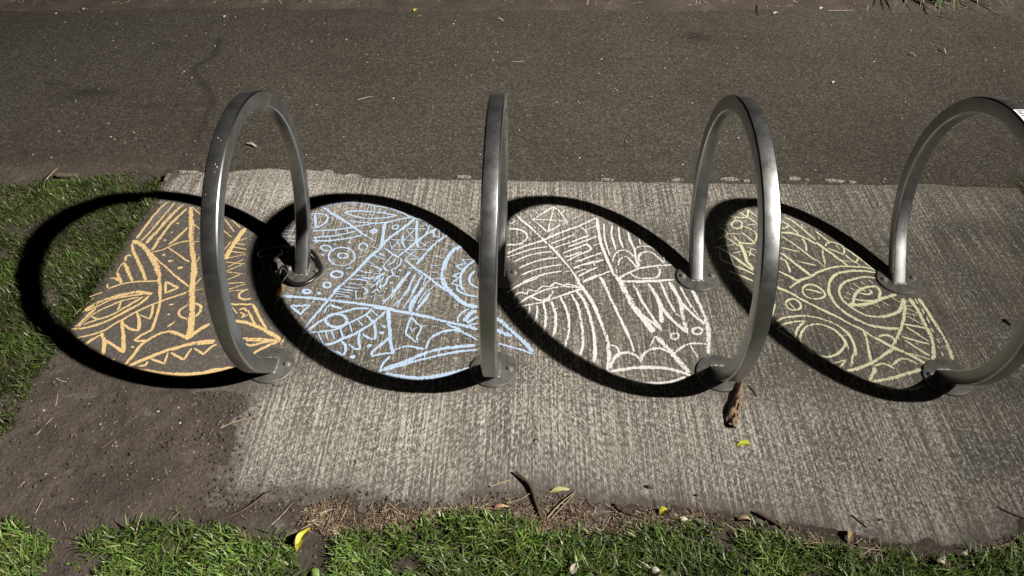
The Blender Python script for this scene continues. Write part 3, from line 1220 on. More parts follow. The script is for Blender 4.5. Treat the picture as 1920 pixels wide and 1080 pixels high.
s 16 1180 300 1240 340
>lemon outline
Y2
s 26 300 150 420 240 520 310 650 410
s 16 290 20 400 110 470 150
s 18 620 215 720 280 850 380 970 470
>lemon loop
s 18 400 190 430 155 500 150 600 195 620 250 600 280 500 240 420 215
s 14 510 160 560 230
s 16 630 290 700 350 750 370 780 330
s 16 600 350 760 385
s 14 750 380 800 420
>lemon web
s 18 300 340 400 430
s 16 370 230 385 320 405 410
s 14 330 80 340 120
s 16 0 540 70 590
>lemon ringed_eye
s 22 0 660 100 595 230 535 320 485 450 440 600 420 760 425 900 440 970 470
s 26 970 485 800 470 620 480 500 525 450 600 440 680 470 770 540 870 640 950 760 1020 890 1080
s 22 970 550 850 540 700 570 590 620 555 700 580 770 650 850 740 910 860 970 1000 990
s 30 1000 990 1130 970 1230 920 1270 860 1280 780
s 28 700 880 730 760 800 680 900 650 980 640
s 22 980 640 1020 700 1000 780
s 36 660 855 850 850 1000 800 1150 750 1200 735
s 20 740 790 850 810 960 800
s 20 790 720 880 735 930 710 900 680
s 20 780 680 860 700
s 14 610 760 670 790
s 14 640 710 690 740
s 14 680 660 740 690
s 16 710 610 790 660
s 18 800 590 850 630
s 16 890 570 940 610
s 16 780 870 840 890
s 16 950 850 1020 880
s 18 1050 820 1120 865
s 14 1150 770 1250 825
>lemon capsule
s 20 145 690 170 640 240 620 320 650 395 720 380 765 290 785 210 770 150 720 145 690
s 20 180 680 270 690 370 725
s 20 -50 830 0 790 60 790 120 840 120 890 60 910 0 900 -50 840
s 18 0 830 60 900
>lemon band
s 26 -140 660 0 715 100 770 250 850 400 920 560 1000 700 1080
>lemon band
Y3
s 26 996 254 1100 300 1260 400
s 26 1196 254 1280 285
s 26 1140 320 1190 480 1220 680
>lemon outline
s 28 85 0 55 120 45 230
>lemon ringed_circle
s 22 50 240 150 180 270 155 420 145 560 160 700 200 800 245 880 300 960 370 1010 450 1040 560 1040 620
s 20 100 300 200 240 330 215 450 205
s 24 430 215 350 300 320 400
s 14 110 300 250 400 340 450
s 24 385 420 400 340 460 270 570 245 690 265 800 320 880 400 920 480 880 550 800 610 690 635 580 610 480 550 400 470 385 420
s 18 880 290 960 350 1000 420
s 26 1040 560 1000 640 990 750
s 18 740 715 840 695 930 665 850 770
s 20 890 380 970 370
s 18 920 420 960 540
s 26 890 790 950 800 1070 770 1200 720 1275 690
>lemon band
Y4
s 26 160 298 300 325 420 340 510 335
s 30 230 437 330 490 430 545 560 600 700 670 820 740
s 28 560 0 575 120 550 280 510 400 450 520
>lemon ladder
s 34 630 0 720 130 790 270 850 380 890 500 900 600 890 690
s 30 730 0 820 130 930 300 1020 450 1070 570 1120 690
s 26 690 10 720 60
s 26 770 120 795 175
s 26 825 215 855 280
s 26 875 335 905 390
s 26 935 450 970 510
s 26 985 605 1010 650
s 10 940 540 975 565
s 14 590 30 640 40
s 14 600 80 660 90
s 16 600 110 720 170
s 16 590 165 720 195
s 16 600 200 770 290
s 22 560 290 680 310 830 340
s 16 590 320 720 400 850 485
s 20 540 430 650 460 850 515
s 18 580 470 700 550 860 650
s 16 650 620 860 690
>lemon arch
s 20 280 430 340 415 420 430 460 480 440 530
>lemon mouth
s 28 450 560 350 630 220 720 100 770 0 810
s 30 220 780 240 810 190 900 190 940
s 24 240 760 350 735 460 790
s 24 430 750 540 680 640 700 720 740
s 30 200 945 400 905 600 850 760 800
s 22 230 985 400 1015 560 1030 700 1020 780 980
'''
def smooth_line(P):
    """round the bends of a hand-drawn line but keep its sharp corners"""
    P = np.array(P, float)
    if len(P) < 3: return P
    closed = np.hypot(*(P[0] - P[-1])) < 1e-6
    n = len(P)
    tan = np.zeros_like(P); sharp = np.zeros(n, bool)
    for i in range(n):
        a = P[i - 1] if i > 0 else (P[-2] if closed else None)
        b = P[i + 1] if i < n - 1 else (P[1] if closed else None)
        if a is None: tan[i] = (b - P[i])
        elif b is None: tan[i] = (P[i] - a)
        else:
            u, v = P[i] - a, b - P[i]
            c = (u @ v) / (np.linalg.norm(u) * np.linalg.norm(v) + 1e-9)
            sharp[i] = c < 0.42
            tan[i] = (b - a) / 2
    out = []
    for i in range(n - 1):
        p1, p2 = P[i], P[i + 1]; L = np.linalg.norm(p2 - p1)
        def tt(k, other):
            t = (p2 - p1) if sharp[k] else tan[k]
            q = np.linalg.norm(t)
            return t * (L / q) if q > 1e-9 else t
        m1, m2 = tt(i, 0), tt(i + 1, 1)
        k = max(2, int(L / 0.012))
        for s in range(k):
            t = s / k
            out.append((2 * t ** 3 - 3 * t * t + 1) * p1 + (t ** 3 - 2 * t * t + t) * m1 + (-2 * t ** 3 + 3 * t * t) * p2 + (t ** 3 - t * t) * m2)
    out.append(P[-1])
    return np.array(out)

def ribbon(store, P, w, zz):
    n = len(P)
    T = np.gradient(P, axis=0); T /= np.linalg.norm(T, axis=1)[:, None] + 1e-9
    N = np.stack([-T[:, 1], T[:, 0]], -1)
    s = np.concatenate([[0], np.cumsum(np.linalg.norm(np.diff(P, axis=0), axis=1))])
    wob = (fbm(s + zz * 9000, s * 0, 28, 3, 4) - 0.5)
    P = P + N * (wob * 0.004)[:, None]
    ww = w * (1 + 0.6 * (fbm(s + zz * 5000, s * 0 + 3, 26, 3, 6) - 0.5))
    ww = ww * np.clip(0.55 + np.minimum(s, s[-1] - s) / 0.015, 0.55, 1)
    press = np.clip(0.62 + 0.9 * (fbm(s + zz * 7000, s * 0 + 7, 11, 2, 12) - 0.5), 0, 1)
    b = len(store['v'])
    for i in range(n):
        z = 0.0012 + zz + i * 4e-7
        for c in (-1, 0, 1):
            q = P[i] + N[i] * c * ww[i] / 2
            store['v'].append((q[0], q[1], z)); store['e'].append(abs(c)); store['p'].append(press[i])
    for i in range(n - 1):
        for c in (0, 1):
            a = b + 3 * i + c
            store['f'].append((a, a + 1, a + 4, a + 3))

def blob(store, c, r, zz, aspect=0.8):
    b = len(store['v']); n = 10
    store['v'].append((c[0], c[1], 0.0012 + zz)); store['e'].append(0.0); store['p'].append(0.7)
    for k in range(n):
        a = k / n * math.tau; q = r * random.uniform(0.8, 1.25)
        store['v'].append((c[0] + q * math.cos(a), c[1] + q * aspect * math.sin(a), 0.0012 + zz)); store['e'].append(1.0); store['p'].append(0.7)
    for k in range(n): store['f'].append((b, b + 1 + k, b + 1 + (k + 1) % n))

def build_chalk():
    import re
    roots, cur, count = {}, None, 0
    labels = dict(orange='orange chalk drawing of an eye and sunrays inside the leftmost hoop shadow',
                  blue='light blue chalk drawing with bricks and a lattice inside the second hoop shadow',
                  white='white chalk drawing with stripes and a square inside the third hoop shadow',
                  lemon='pale yellow chalk drawing with a ringed eye inside the rightmost hoop shadow')
    win, colour, motif = None, None, None
    for c, lb in labels.items():
        roots[c] = tag(empty('chalk_drawing', (0, 0, 0)), lb, 'chalk drawing', 'chalk drawings in the hoop shadows')
    def put(sd):
        o = mesh_obj(motif, sd['v'], sd['f'], MAT[colour], roots[colour])
        set_float(o, sd['e'], 'across'); set_float(o, sd['p'], 'press')
    for ln in CHALK.strip().splitlines():
        ln = ln.strip()
        if not ln or ln.startswith('#'): continue
        if ln.startswith('>'):
            colour, motif = ln[1:].split(); continue
        if ln in WIN: win = WIN[ln]; continue
        x0, y0, s = win
        kind, rest = ln.split(' ', 1)
        v = [float(t) for t in re.split(r'[ ,]+', rest.strip())]
        count += 1; zz = (count % 400) * 4e-6
        mpp = 1 / 505.0
        if kind == 'd':                                        # dots: x y r ...
            for k in range(0, len(v), 3):
                count += 1; st_ = dict(v=[], f=[], e=[], p=[])
                blob(st_, G(x0 + v[k] / s, y0 + v[k + 1] / s)[:2], v[k + 2] / s * mpp, (count % 400) * 4e-6); put(st_)
            continue
        if kind == 'o':                                        # ellipse: cx cy rx ry w [rot]
            cx, cy, rx, ry, w = v[:5]; rot = math.radians(v[5]) if len(v) > 5 else 0
            pts = []
            for k in range(21):
                a = k / 20 * math.tau
                ex, ey = rx * math.cos(a), ry * math.sin(a)
                pts.append((cx + ex * math.cos(rot) - ey * math.sin(rot), cy + ex * math.sin(rot) + ey * math.cos(rot)))
        else:                                                  # s w x y x y ...
            w = v[0]; pts = list(zip(v[1::2], v[2::2]))
        P = smooth_line(np.array([G(x0 + a / s, y0 + b / s)[:2] for a, b in pts]))
        st_ = dict(v=[], f=[], e=[], p=[])
        ribbon(st_, P, max(w * 1.5 / s * mpp, 0.0084), zz); put(st_)
build_chalk()

# ------------------------------------------------------------------ grass
def in_poly(P, poly): return sdist(P, poly) < 0
def blades(name, poly_px, dens, hmin, hmax, seed, label, tints, thin=None, edge_soft=0.05, wid=0.0041):
    poly = GA(poly_px)
    lo, hi = poly.min(0), poly.max(0)
    n = int(dens * (hi[0] - lo[0]) * (hi[1] - lo[1]))
    r = np.random.default_rng(seed)
    P = lo + r.random((n, 2)) * (hi - lo)
    d = -sdist(P, poly)
    jag = (fbm(P[:, 0], P[:, 1], 22, 3, seed + 3) - 0.5) * 0.10
    keep = (d > -0.05) & (r.random(n) < np.clip(0.18 + (d + jag) / edge_soft, 0.0, 1))
    tuft = fbm(P[:, 0], P[:, 1], 9, 3, seed)
    keep &= r.random(n) < np.clip((tuft - 0.12) * 3.6, 0.25, 1)
    if thin is not None: keep &= r.random(n) < thin(P)
    P = P[keep]; d = d[keep]; tuft = tuft[keep]; n = len(P)
    z0, _ = soil_height(P)
    z0 = np.where(P[:, 0] > -1.70, np.maximum(z0, -0.004), z0)
    H = (hmin + (hmax - hmin) * r.random(n) ** 1.3) * (0.25 + 1.5 * tuft) * np.clip(0.55 + d / 0.08, 0.4, 1)
    ang = fbm(P[:, 0], P[:, 1], 8, 2, seed + 5) * 9 + r.normal(0, 1.5, n)
    lean = r.uniform(0.2, 1.35, n)
    W = wid * r.uniform(0.6, 1.35, n)
    dirx, diry = np.cos(ang), np.sin(ang)
    tw = ang + math.pi / 2 + r.normal(0, 0.5, n)
    sx, sy = np.cos(tw), np.sin(tw)
    V = np.zeros((n, 7, 3))
    for k, (t, wf) in enumerate(((0, 0.8), (0.38, 1.0), (0.74, 0.7))):
        off = lean * H * (0.15 * t + 0.85 * t * t)
        zz = H * (t - 0.32 * lean * t * t)
        for j, sgn in enumerate((-1, 1)):
            V[:, 2 * k + j, 0] = P[:, 0] + dirx * off + sgn * sx * W * wf / 2
            V[:, 2 * k + j, 1] = P[:, 1] + diry * off + sgn * sy * W * wf / 2
            V[:, 2 * k + j, 2] = z0 + zz - 0.003 * (k == 0)
    V[:, 6, 0] = P[:, 0] + dirx * lean * H; V[:, 6, 1] = P[:, 1] + diry * lean * H; V[:, 6, 2] = z0 + H * (1 - 0.32 * lean)
    b = (np.arange(n) * 7)[:, None]
    q = np.concatenate([b + [[0, 1, 3, 2]], b + [[2, 3, 5, 4]]], 0)
    t3 = b + [[4, 5, 6]]
    faces = q.tolist() + t3.tolist()
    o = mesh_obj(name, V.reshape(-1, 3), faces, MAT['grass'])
    tints = np.array(tints)
    idx = r.choice(len(tints), n, p=None)
    clump = fbm(P[:, 0], P[:, 1], 6, 3, seed + 9)
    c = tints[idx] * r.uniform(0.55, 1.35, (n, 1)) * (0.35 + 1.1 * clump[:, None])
    c = np.repeat(c[:, None, :], 7, 1) * np.array([.85, .85, .95, .95, 1.05, 1.05, 1.15])[None, :, None]  # mild shade painted into the tint: blades darker at the foot
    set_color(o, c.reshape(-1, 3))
    return tag(o, label, 'grass', kind='stuff')

GREEN = [(.11, .20, .034), (.145, .25, .043), (.18, .285, .055), (.075, .15, .027), (.21, .29, .08), (.10, .18, .04), (.23, .30, .10), (.16, .15, .07)]
DRY = GREEN + [(.17, .17, .06), (.20, .17, .085)]
NEAR = [(150, 1075), (148, 1030), (172, 1003), (232, 986), (300, 974), (332, 976), (382, 990), (424, 986), (480, 1000), (540, 1012), (555, 1036), (570, 1085),
        (600, 1085), (596, 1048), (620, 1012), (680, 994), (760, 988), (800, 968), (850, 956), (930, 964), (1010, 984), (1060, 988), (1130, 982), (1180, 992), (1230, 986),
        (1300, 978), (1370, 986), (1440, 992), (1475, 1006), (1550, 1019), (1620, 1034), (1700, 1044), (1780, 1048), (1850, 1024), (1890, 1010), (2000, 1004), (2300, 1010), (2300, 1420), (150, 1420)]
def thin_near(P):
    hole = np.hypot(P[:, 0] - G(770, 1062)[0], (P[:, 1] - G(770, 1062)[1]) * 1.2)
    return np.clip(hole / 0.05 - 0.4, 0.1, 1)
blades('lawn_grass', NEAR, 34000, 0.018, 0.052, 21, 'bright green lawn grass along the bottom edge of the picture', GREEN, thin_near)
blades('grass_clump', [(-150, 1010), (0, 1005), (36, 984), (62, 988), (92, 1012), (106, 1058), (98, 1110), (110, 1300), (-300, 1300)], 34000, 0.02, 0.055, 22, 'green grass clump in the bottom left corner beside bare earth', GREEN)
LEFT = [(309, 320), (245, 314), (150, 322), (60, 328), (-60, 332), (-700, 335), (-900, 860), (-100, 850), (0, 826), (38, 802), (62, 760), (78, 715), (100, 676), (122, 645), (142, 600),
        (190, 553), (226, 490), (256, 438), (298, 382), (306, 345)]
def thin_left(P):
    a, b = G(60, 430)[:2], G(0, 425)[:2]
    e = np.minimum(np.hypot((P[:, 0] - a[0]) / 2.2, P[:, 1] - a[1]), np.hypot((P[:, 0] - b[0]) / 2.2, P[:, 1] - b[1]))
    u = np.clip((1.00 - P[:, 1]) / 0.12, 0.28, 1)
    w = G(130, 455)[:2]
    e2 = np.hypot((P[:, 0] - w[0]), P[:, 1] - w[1])
    return np.clip(e / 0.05 - 0.5, 0.08, 1) * u * np.clip(e2 / 0.05 - 0.2, 0.2, 1)
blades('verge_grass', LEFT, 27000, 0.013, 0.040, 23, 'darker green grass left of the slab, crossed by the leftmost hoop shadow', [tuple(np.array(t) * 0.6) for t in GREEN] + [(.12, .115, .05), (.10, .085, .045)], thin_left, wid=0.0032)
blades('verge_grass', [(1905, 352), (1912, 342), (1960, 338), (2300, 345), (2400, 480), (2000, 430)], 16000, 0.03, 0.06, 24, 'small grass tuft at the far right corner of the slab', GREEN)

# ------------------------------------------------------------------ litter: straws, chips
def straws(name, poly_px, count, lmin, lmax, rad, seed, tints, label, up=0.008, flat=0.12):
    poly = GA(poly_px); r = np.random.default_rng(seed)
    lo, hi = poly.min(0), poly.max(0)
    P = lo + r.random((count * 14, 2)) * (hi - lo)
    d = -sdist(P, poly)
    cl = np.clip((fbm(P[:, 0], P[:, 1], 10, 3, seed) - 0.3) * 3.5, 0.08, 1)
    P = P[(d > 0) & (r.random(len(P)) < np.clip(d / 0.05 + 0.10, 0, 1) * cl)][:count]
    n = len(P)
    z0, _ = soil_height(P); z0 = np.where(P[:, 0] > -1.70, np.maximum(z0, 0.0), z0)
    L = lmin + (lmax - lmin) * r.random(n) ** 2.2
    a = r.uniform(0, math.tau, n)
    tilt = r.normal(0, flat, n); bend = r.normal(0, 0.18, n)
    rr = rad * r.uniform(0.6, 1.4, n)
    V = np.zeros((n, 9, 3))
    for k in range(3):
        t = k / 2 - 0.5
        ang = a + bend * (k - 1)
        cx = P[:, 0] + np.cos(ang) * L * t; cy = P[:, 1] + np.sin(ang) * L * t
        cz = z0 + rr * 0.8 + np.abs(tilt) * L * 0.5 + tilt * L * t + r.random(n) * up * 0.3 * (k == 0)
        for j in range(3):
            b = j / 3 * math.tau + 0.5
            V[:, 3 * k + j, 0] = cx - np.sin(ang) * np.cos(b) * rr
            V[:, 3 * k + j, 1] = cy + np.cos(ang) * np.cos(b) * rr
            V[:, 3 * k + j, 2] = cz + np.sin(b) * rr
    b = (np.arange(n) * 9)[:, None]
    q = []
    for k in range(2):
        for j in range(3):
            q.append(b + [[3 * k + j, 3 * k + (j + 1) % 3, 3 * k + 3 + (j + 1) % 3, 3 * k + 3 + j]])
    q = np.concatenate(q, 0)
    o = mesh_obj(name, V.reshape(-1, 3), q, MAT['straw'])
    c = np.array(tints)[r.integers(0, len(tints), n)] * r.uniform(0.6, 1.4, (n, 1))
    set_color(o, np.repeat(c[:, None, :], 9, 1).reshape(-1, 3))
    return tag(o, label, 'litter', kind='stuff')
STRAW = [(.24, .17, .11), (.34, .26, .17), (.15, .10, .07), (.48, .40, .28), (.10, .065, .045), (.25, .14, .085), (.06, .042, .032), (.36, .28, .2)]
LIT = [(560, 950), (620, 935), (700, 940), (780, 950), (860, 945), (930, 930), (1000, 928), (1060, 930), (1150, 945), (1250, 952), (1330, 958), (1400, 966), (1480, 986), (1560, 1004), (1640, 1016),
       (1720, 1034), (1800, 1036), (1860, 1012), (1930, 1000), (1930, 1030), (1850, 1045), (1780, 1062), (1650, 1050), (1500, 1030), (1380, 1010), (1250, 1005), (1100, 1008), (960, 1000), (830, 985), (760, 1010), (690, 1020), (610, 1015), (560, 990)]
straws('dry_litter', LIT, 1000, 0.012, 0.07, 0.0010, 31, STRAW, 'brown dry straw and needle litter between slab and lawn')
straws('mulch_crumbs', LIT, 5200, 0.003, 0.016, 0.0013, 37, [tuple(np.array(t) * 0.62) for t in STRAW], 'fine dark brown mulch crumbs under the straw between slab and lawn', flat=0.25)
straws('soil_litter', [(0, 760), (120, 700), (440, 745), (420, 930), (600, 920), (600, 1080), (0, 1080), (-200, 1000)], 150, 0.005, 0.05, 0.0008, 32, STRAW + [(.5, .45, .36)], 'loose straws scattered over the bare earth at lower left')
straws('verge_litter', [(-400, 8), (-400, -40), (600, -30), (2300, -30), (2300, 16), (1650, 22), (1400, 14), (1200, 10), (700, 12), (300, 12)], 2600, 0.01, 0.07, 0.0016, 33, STRAW + [(.5, .46, .38)], 'dry leaf and bark litter along the far edge of the path')
straws('grass_litter', [(0, 330), (310, 322), (300, 345), (120, 380), (0, 450), (-300, 500), (-300, 330)], 700, 0.008, 0.05, 0.0011, 34, STRAW, 'dead grass stalks in the thin turf at upper left')
straws('slab_litter', [(480, 880), (1950, 930), (1950, 360), (620, 345)], 160, 0.004, 0.028, 0.0008, 35, [(.05, .035, .025), (.08, .06, .04), (.35, .3, .22)], 'few tiny dark needles scattered over the concrete slab')
straws('path_litter', [(-200, 20), (2200, 20), (2200, 330), (-200, 300)], 260, 0.005, 0.035, 0.0011, 36, [(.42, .38, .3), (.3, .26, .19), (.08, .06, .045)], 'scattered pale straws on the asphalt path')

def chips(name, poly_px, count, smin, smax, seed, tints, label, zf=None):
    poly = GA(poly_px); r = np.random.default_rng(seed)
    lo, hi = poly.min(0), poly.max(0)
    P = lo + r.random((count * 4, 2)) * (hi - lo); P = P[sdist(P, poly) < 0][:count]; n = len(P)
    z0, _ = soil_height(P); z0 = np.maximum(z0, -0.003)
    base = np.array([(1, 0, 0), (0, 1, 0), (-1, 0, 0), (0, -1, 0), (0, 0, 0.7), (0, 0, -0.5)], float)
    s = smin + (smax - smin) * r.random(n) ** 3
    V = base[None] * s[:, None, None] * r.uniform(0.55, 1.3, (n, 6, 3))
    a = r.uniform(0, math.tau, n); ca, sa = np.cos(a)[:, None], np.sin(a)[:, None]
    X = V[:, :, 0] * ca - V[:, :, 1] * sa; Y = V[:, :, 0] * sa + V[:, :, 1] * ca
    V[:, :, 0] = X + P[:, :1]; V[:, :, 1] = Y + P[:, 1:]; V[:, :, 2] += z0[:, None] + 0.2 * s[:, None]
    b = (np.arange(n) * 6)[:, None]
    f = np.concatenate([b + [t] for t in ([0, 1, 4], [1, 2, 4], [2, 3, 4], [3, 0, 4], [1, 0, 5], [2, 1, 5], [3, 2, 5], [0, 3, 5])], 0)
    o = mesh_obj(name, V.reshape(-1, 3), f, MAT['chip'])
    c = np.array(tints)[r.integers(0, len(tints), n)] * r.uniform(0.6, 1.3, (n, 1))
    set_color(o, np.repeat(c[:, None, :], 6, 1).reshape(-1, 3))
    return tag(o, label, 'gravel', kind='stuff')
chips('path_grit', [(-300, 15), (2200, 15), (2200, 345), (1900, 345), (1000, 338), (640, 322), (320, 320), (-300, 310)], 1500, 0.0016, 0.0065, 41, [(.32, .29, .24), (.2, .18, .15), (.5, .47, .42), (.03, .025, .02)], 'fine pale grit on the asphalt path')
chips('soil_grit', [(-100, 760), (90, 700), (300, 735), (560, 700), (600, 740), (440, 800), (420, 930), (640, 930), (620, 1080), (-100, 1080)], 420, 0.0012, 0.0048, 42, [(.26, .22, .18), (.16, .13, .10), (.42, .38, .33), (.05, .035, .03)], 'small pale stones and crumbs in the bare earth')
for fx_, fy_ in ((500, 700), (925, 705), (1345, 715)):
    chips('foot_grit', [(fx_ - 50, fy_ - 5), (fx_ + 60, fy_ - 25), (fx_ + 70, fy_ + 15), (fx_ + 20, fy_ + 35), (fx_ - 40, fy_ + 30)], 90, 0.0012, 0.006, 46 + fx_, [(.10, .08, .064), (.05, .038, .03), (.28, .25, .21)],
          'grit caught around the near foot of the %s hoop' % {500: 'leftmost', 925: 'second', 1345: 'third'}[fx_])
SOILT = [(.075, .058, .046), (.05, .038, .03), (.10, .08, .064), (.035, .026, .02)]
chips('soil_clods', [(360, 735), (470, 735), (520, 715), (600, 715), (500, 745), (475, 790), (455, 840), (450, 900), (640, 905), (760, 930), (900, 925), (1030, 912), (1030, 935), (900, 950), (760, 965), (560, 960), (380, 960)], 1500, 0.0016, 0.009, 44, SOILT, 'dark soil clods strewn along the slab edge at lower left')
chips('earth_crumbs', [(-100, 760), (90, 700), (300, 735), (450, 740), (430, 930), (560, 960), (620, 1080), (-100, 1080)], 1600, 0.0014, 0.008, 45, SOILT, 'loose crumbs of earth over the trodden soil')
chips('edge_crumbs', [(330, 318), (700, 330), (1900, 342), (1900, 352), (1000, 344), (640, 334), (330, 335)], 500, 0.002, 0.007, 43, [(.3, .27, .23), (.16, .14, .11), (.05, .04, .03)], 'crumbs lying in the joint between slab and asphalt')

# ------------------------------------------------------------------ single leaves, twigs, stones
def leaf(name, a, b, w, col, label, curl=0.3, lift=0.006, z=0.0, cat='leaf', group=None, shape=0.45, col2=None, parent=None):
    A, B = np.array(G(*a, z)), np.array(G(*b, z))
    L = np.linalg.norm(B - A); t = (B - A) / L; s = np.array((-t[1], t[0], 0))
    n, m_ = 9, 4
    V, F, C = [], [], []
    for lay in (0, 1):
        for i in range(n):
            u = i / (n - 1)
            wid = w * (math.sin(math.pi * u ** (0.6 if shape < 0.5 else 1.3)) ** 0.8 + 0.04)
            for j in range(m_ + 1):
                v = j / m_ * 2 - 1
                h = lift * math.sin(math.pi * u) + curl * abs(v) ** 1.5 * wid * 0.5 + 0.002 * math.sin(9 * u + 4 * v)
                p = A + t * L * u + s * v * wid / 2
                V.append((p[0], p[1], z + 0.0015 + h - lay * 0.0007))
                cc = np.array(col if (col2 is None or u < 0.6) else col2) * (1.2 if j == m_ // 2 else 1.0) * random.uniform(0.85, 1.1)
                C.append(cc)
    k = n * (m_ + 1)
    for lay in (0, 1):
        for i in range(n - 1):
            for j in range(m_):
                q = lay * k + i * (m_ + 1) + j
                f_ = (q, q + 1, q + m_ + 2, q + m_ + 1)
                F.append(f_ if lay else f_[::-1])
    o = mesh_obj(name, V, F, MAT['leaf'], parent, True)
    set_color(o, C)
    if label: tag(o, label, cat, group)
    return o

FG = 'fallen leaves'
leaf('fallen_leaf', (582, 990), (556, 1036), 0.024, (.52, .48, .04), 'bright yellow narrow leaf lying at the gap in the lawn', 0.7, 0.018, 0.02, group=FG, shape=0.7, col2=(.55, .49, .05))
leaf('fallen_leaf', (1405, 829), (1380, 836), 0.019, (.50, .52, .03), 'small yellow-green leaf on the slab below the bark strip', 0.2, 0.004, group=FG)
leaf('fallen_leaf', (1027, 924), (1068, 917), 0.017, (.46, .43, .22), 'pale cream leaf at the slab edge beside the curved twig', 0.2, 0.006, 0.004, group=FG, shape=0.7)
leaf('fallen_leaf', (1237, 968), (1252, 955), 0.020, (.44, .40, .04), 'curled yellow leaf in the brown litter', 1.1, 0.012, 0.008, group=FG)
leaf('fallen_leaf', (463, 268), (482, 276), 0.020, (.46, .42, .34), 'pale dry leaf on the asphalt seen through the leftmost hoop', 0.3, 0.005, group=FG)
leaf('fallen_leaf', (1761, 92), (1774, 100), 0.013, (.42, .38, .31), 'pale curled leaf on the path at upper right', 0.8, 0.01, group=FG)
leaf('fallen_leaf', (1702, 101), (1717, 106), 0.011, (.40, .36, .29), 'narrow pale leaf left of the curled one at upper right', 0.6, 0.008, group=FG)
leaf('fallen_leaf', (775, 22), (784, 17), 0.018, (.50, .42, .05), 'small yellow leaf near the far edge of the path', 0.2, 0.006, group=FG)
leaf('fallen_leaf', (931, 36), (944, 39), 0.014, (.42, .47, .38), 'beige leaf on the path above the second hoop', 0.3, 0.006, group=FG)
leaf('fallen_leaf', (1449, 27), (1461, 24), 0.017, (.45, .40, .42), 'beige leaf on the path behind the third hoop near the far edge', 0.3, 0.006, group=FG)
leaf('fallen_leaf', (1536, 18), (1545, 15), 0.016, (.48, .44, .38), 'whitish leaf at the far path edge left of the strap-leaved plant', 0.3, 0.006, group=FG)
leaf('fallen_leaf', (1560, 157), (1566, 154), 0.010, (.55, .53, .48), 'tiny white leaf on the asphalt between third and rightmost hoop', 0.5, 0.006, group=FG)
leaf('fallen_leaf', (155, 20), (164, 17), 0.018, (.5, .46, .38), 'pale leaf on the path at upper left', 0.3, 0.006, group=FG)
leaf('fallen_leaf', (419, 34), (427, 31), 0.016, (.55, .52, .45), 'pale leaf on the path above the leftmost hoop', 0.3, 0.006, group=FG)
leaf('fallen_leaf', (1757, 1048), (1772, 1058), 0.030, (.58, .54, .42), 'round pale leaf at the lawn edge in the lower right', 0.3, 0.008, 0.02, group=FG)
leaf('fallen_leaf', (1800, 1036), (1813, 1044), 0.022, (.6, .55, .42), 'torn pale leaf right of the round one in the lower right', 0.8, 0.008, 0.015, group=FG)
leaf('fallen_leaf', (1278, 982), (1290, 974), 0.018, (.62, .56, .44), 'pale torn leaf right of the curled yellow leaf', 0.8, 0.008, 0.012, group=FG)
leaf('fallen_leaf', (1595, 995), (1590, 1020), 0.022, (.42, .30, .18), 'tan leaf standing at the lawn edge below the rightmost hoop', 0.7, 0.012, 0.008, group=FG)
leaf('fallen_leaf', (1382, 974), (1410, 976), 0.014, (.40, .31, .20), 'tan curled leaf beside the short dark stick in the litter', 0.9, 0.01, 0.008, group=FG)
leaf('fallen_leaf', (1073, 1078), (1079, 1056), 0.018, (.5, .47, .38), 'white leaf half hidden in the lawn at the bottom edge', 0.5, 0.01, 0.035, group=FG)
leaf('fallen_leaf', (1225, 1080), (1238, 1070), 0.022, (.52, .49, .42), 'crumpled white leaf in the lawn at the bottom edge, further right', 0.9, 0.012, 0.035, group=FG)
leaf('fallen_leaf', (925, 956), (955, 950), 0.014, (.45, .28, .16), 'reddish dry leaf in the litter left of the curved twig', 0.6, 0.008, 0.006, group=FG)

TG = 'twigs and stalks'
def twig(pts, rad, mat, label, cat='twig', taper=(1, .9, .6), n=7):
    P = [g3(*p) for p in pts]
    if mat == 'straw1': rad *= 0.75
    return tag(tube('twig' if cat == 'twig' else 'straw_stalk', P, rad, MAT[mat], None, n, 4, taper, 0.12), label, cat, TG)
twig([(966, 884, .012), (980, 896, .012), (993, 909, .012), (999, 922, .012), (1004, 940, .010), (1010, 957, .008), (1015, 975, .006)], .0050, 'twig', 'curved dark twig running from the slab into the litter', taper=(.8, 1.2, 1, .9))
twig([(1153, 944, .008), (1162, 955, .010), (1195, 968, .010), (1230, 980, .008)], .0055, 'twig', 'brown twig in the litter left of the curled yellow leaf')
twig([(1416, 959, .010), (1432, 968, .010), (1455, 981, .010), (1468, 990, .008)], .0058, 'twig', 'short dark stick at the slab edge, lower right of centre')
twig([(1607, 1021, .012), (1640, 1021, .010), (1690, 1019, .008)], .0042, 'twig', 'straight black twig lying along the lawn edge at lower right')
twig([(1598, 966, .003), (1612, 978, .003), (1626, 989, .003)], .0022, 'twig', 'thin dark twig on the slab above the straight black one')
twig([(1871, 950, .003), (1895, 962, .003), (1920, 972, .004)], .0024, 'twig', 'thin dark twig on the slab at the right picture edge')
twig([(920, 912, .006), (940, 905, .007), (961, 898, .007)], .0036, 'straw1', 'short thick cream stalk at the slab edge left of the curved twig', 'stalk')
twig([(1026, 971, .010), (1050, 945, .014), (1080, 921, .010)], .0032, 'straw1', 'long pale stalk right of the curved twig', 'stalk')
twig([(1034, 972, .010), (1060, 944, .012), (1078, 926, .010)], .0022, 'straw1', 'thin pale stalk beside the long one right of the curved twig', 'stalk')
twig([(950, 943, .006), (975, 936, .008), (1000, 921, .008)], .0020, 'straw1', 'thin arched stalk touching the curved twig', 'stalk')
twig([(414, 802, .004), (440, 791, .012), (469, 784, .012)], .0028, 'straw1', 'forked pale stalk on the soil edge below the leftmost hoop', 'stalk')
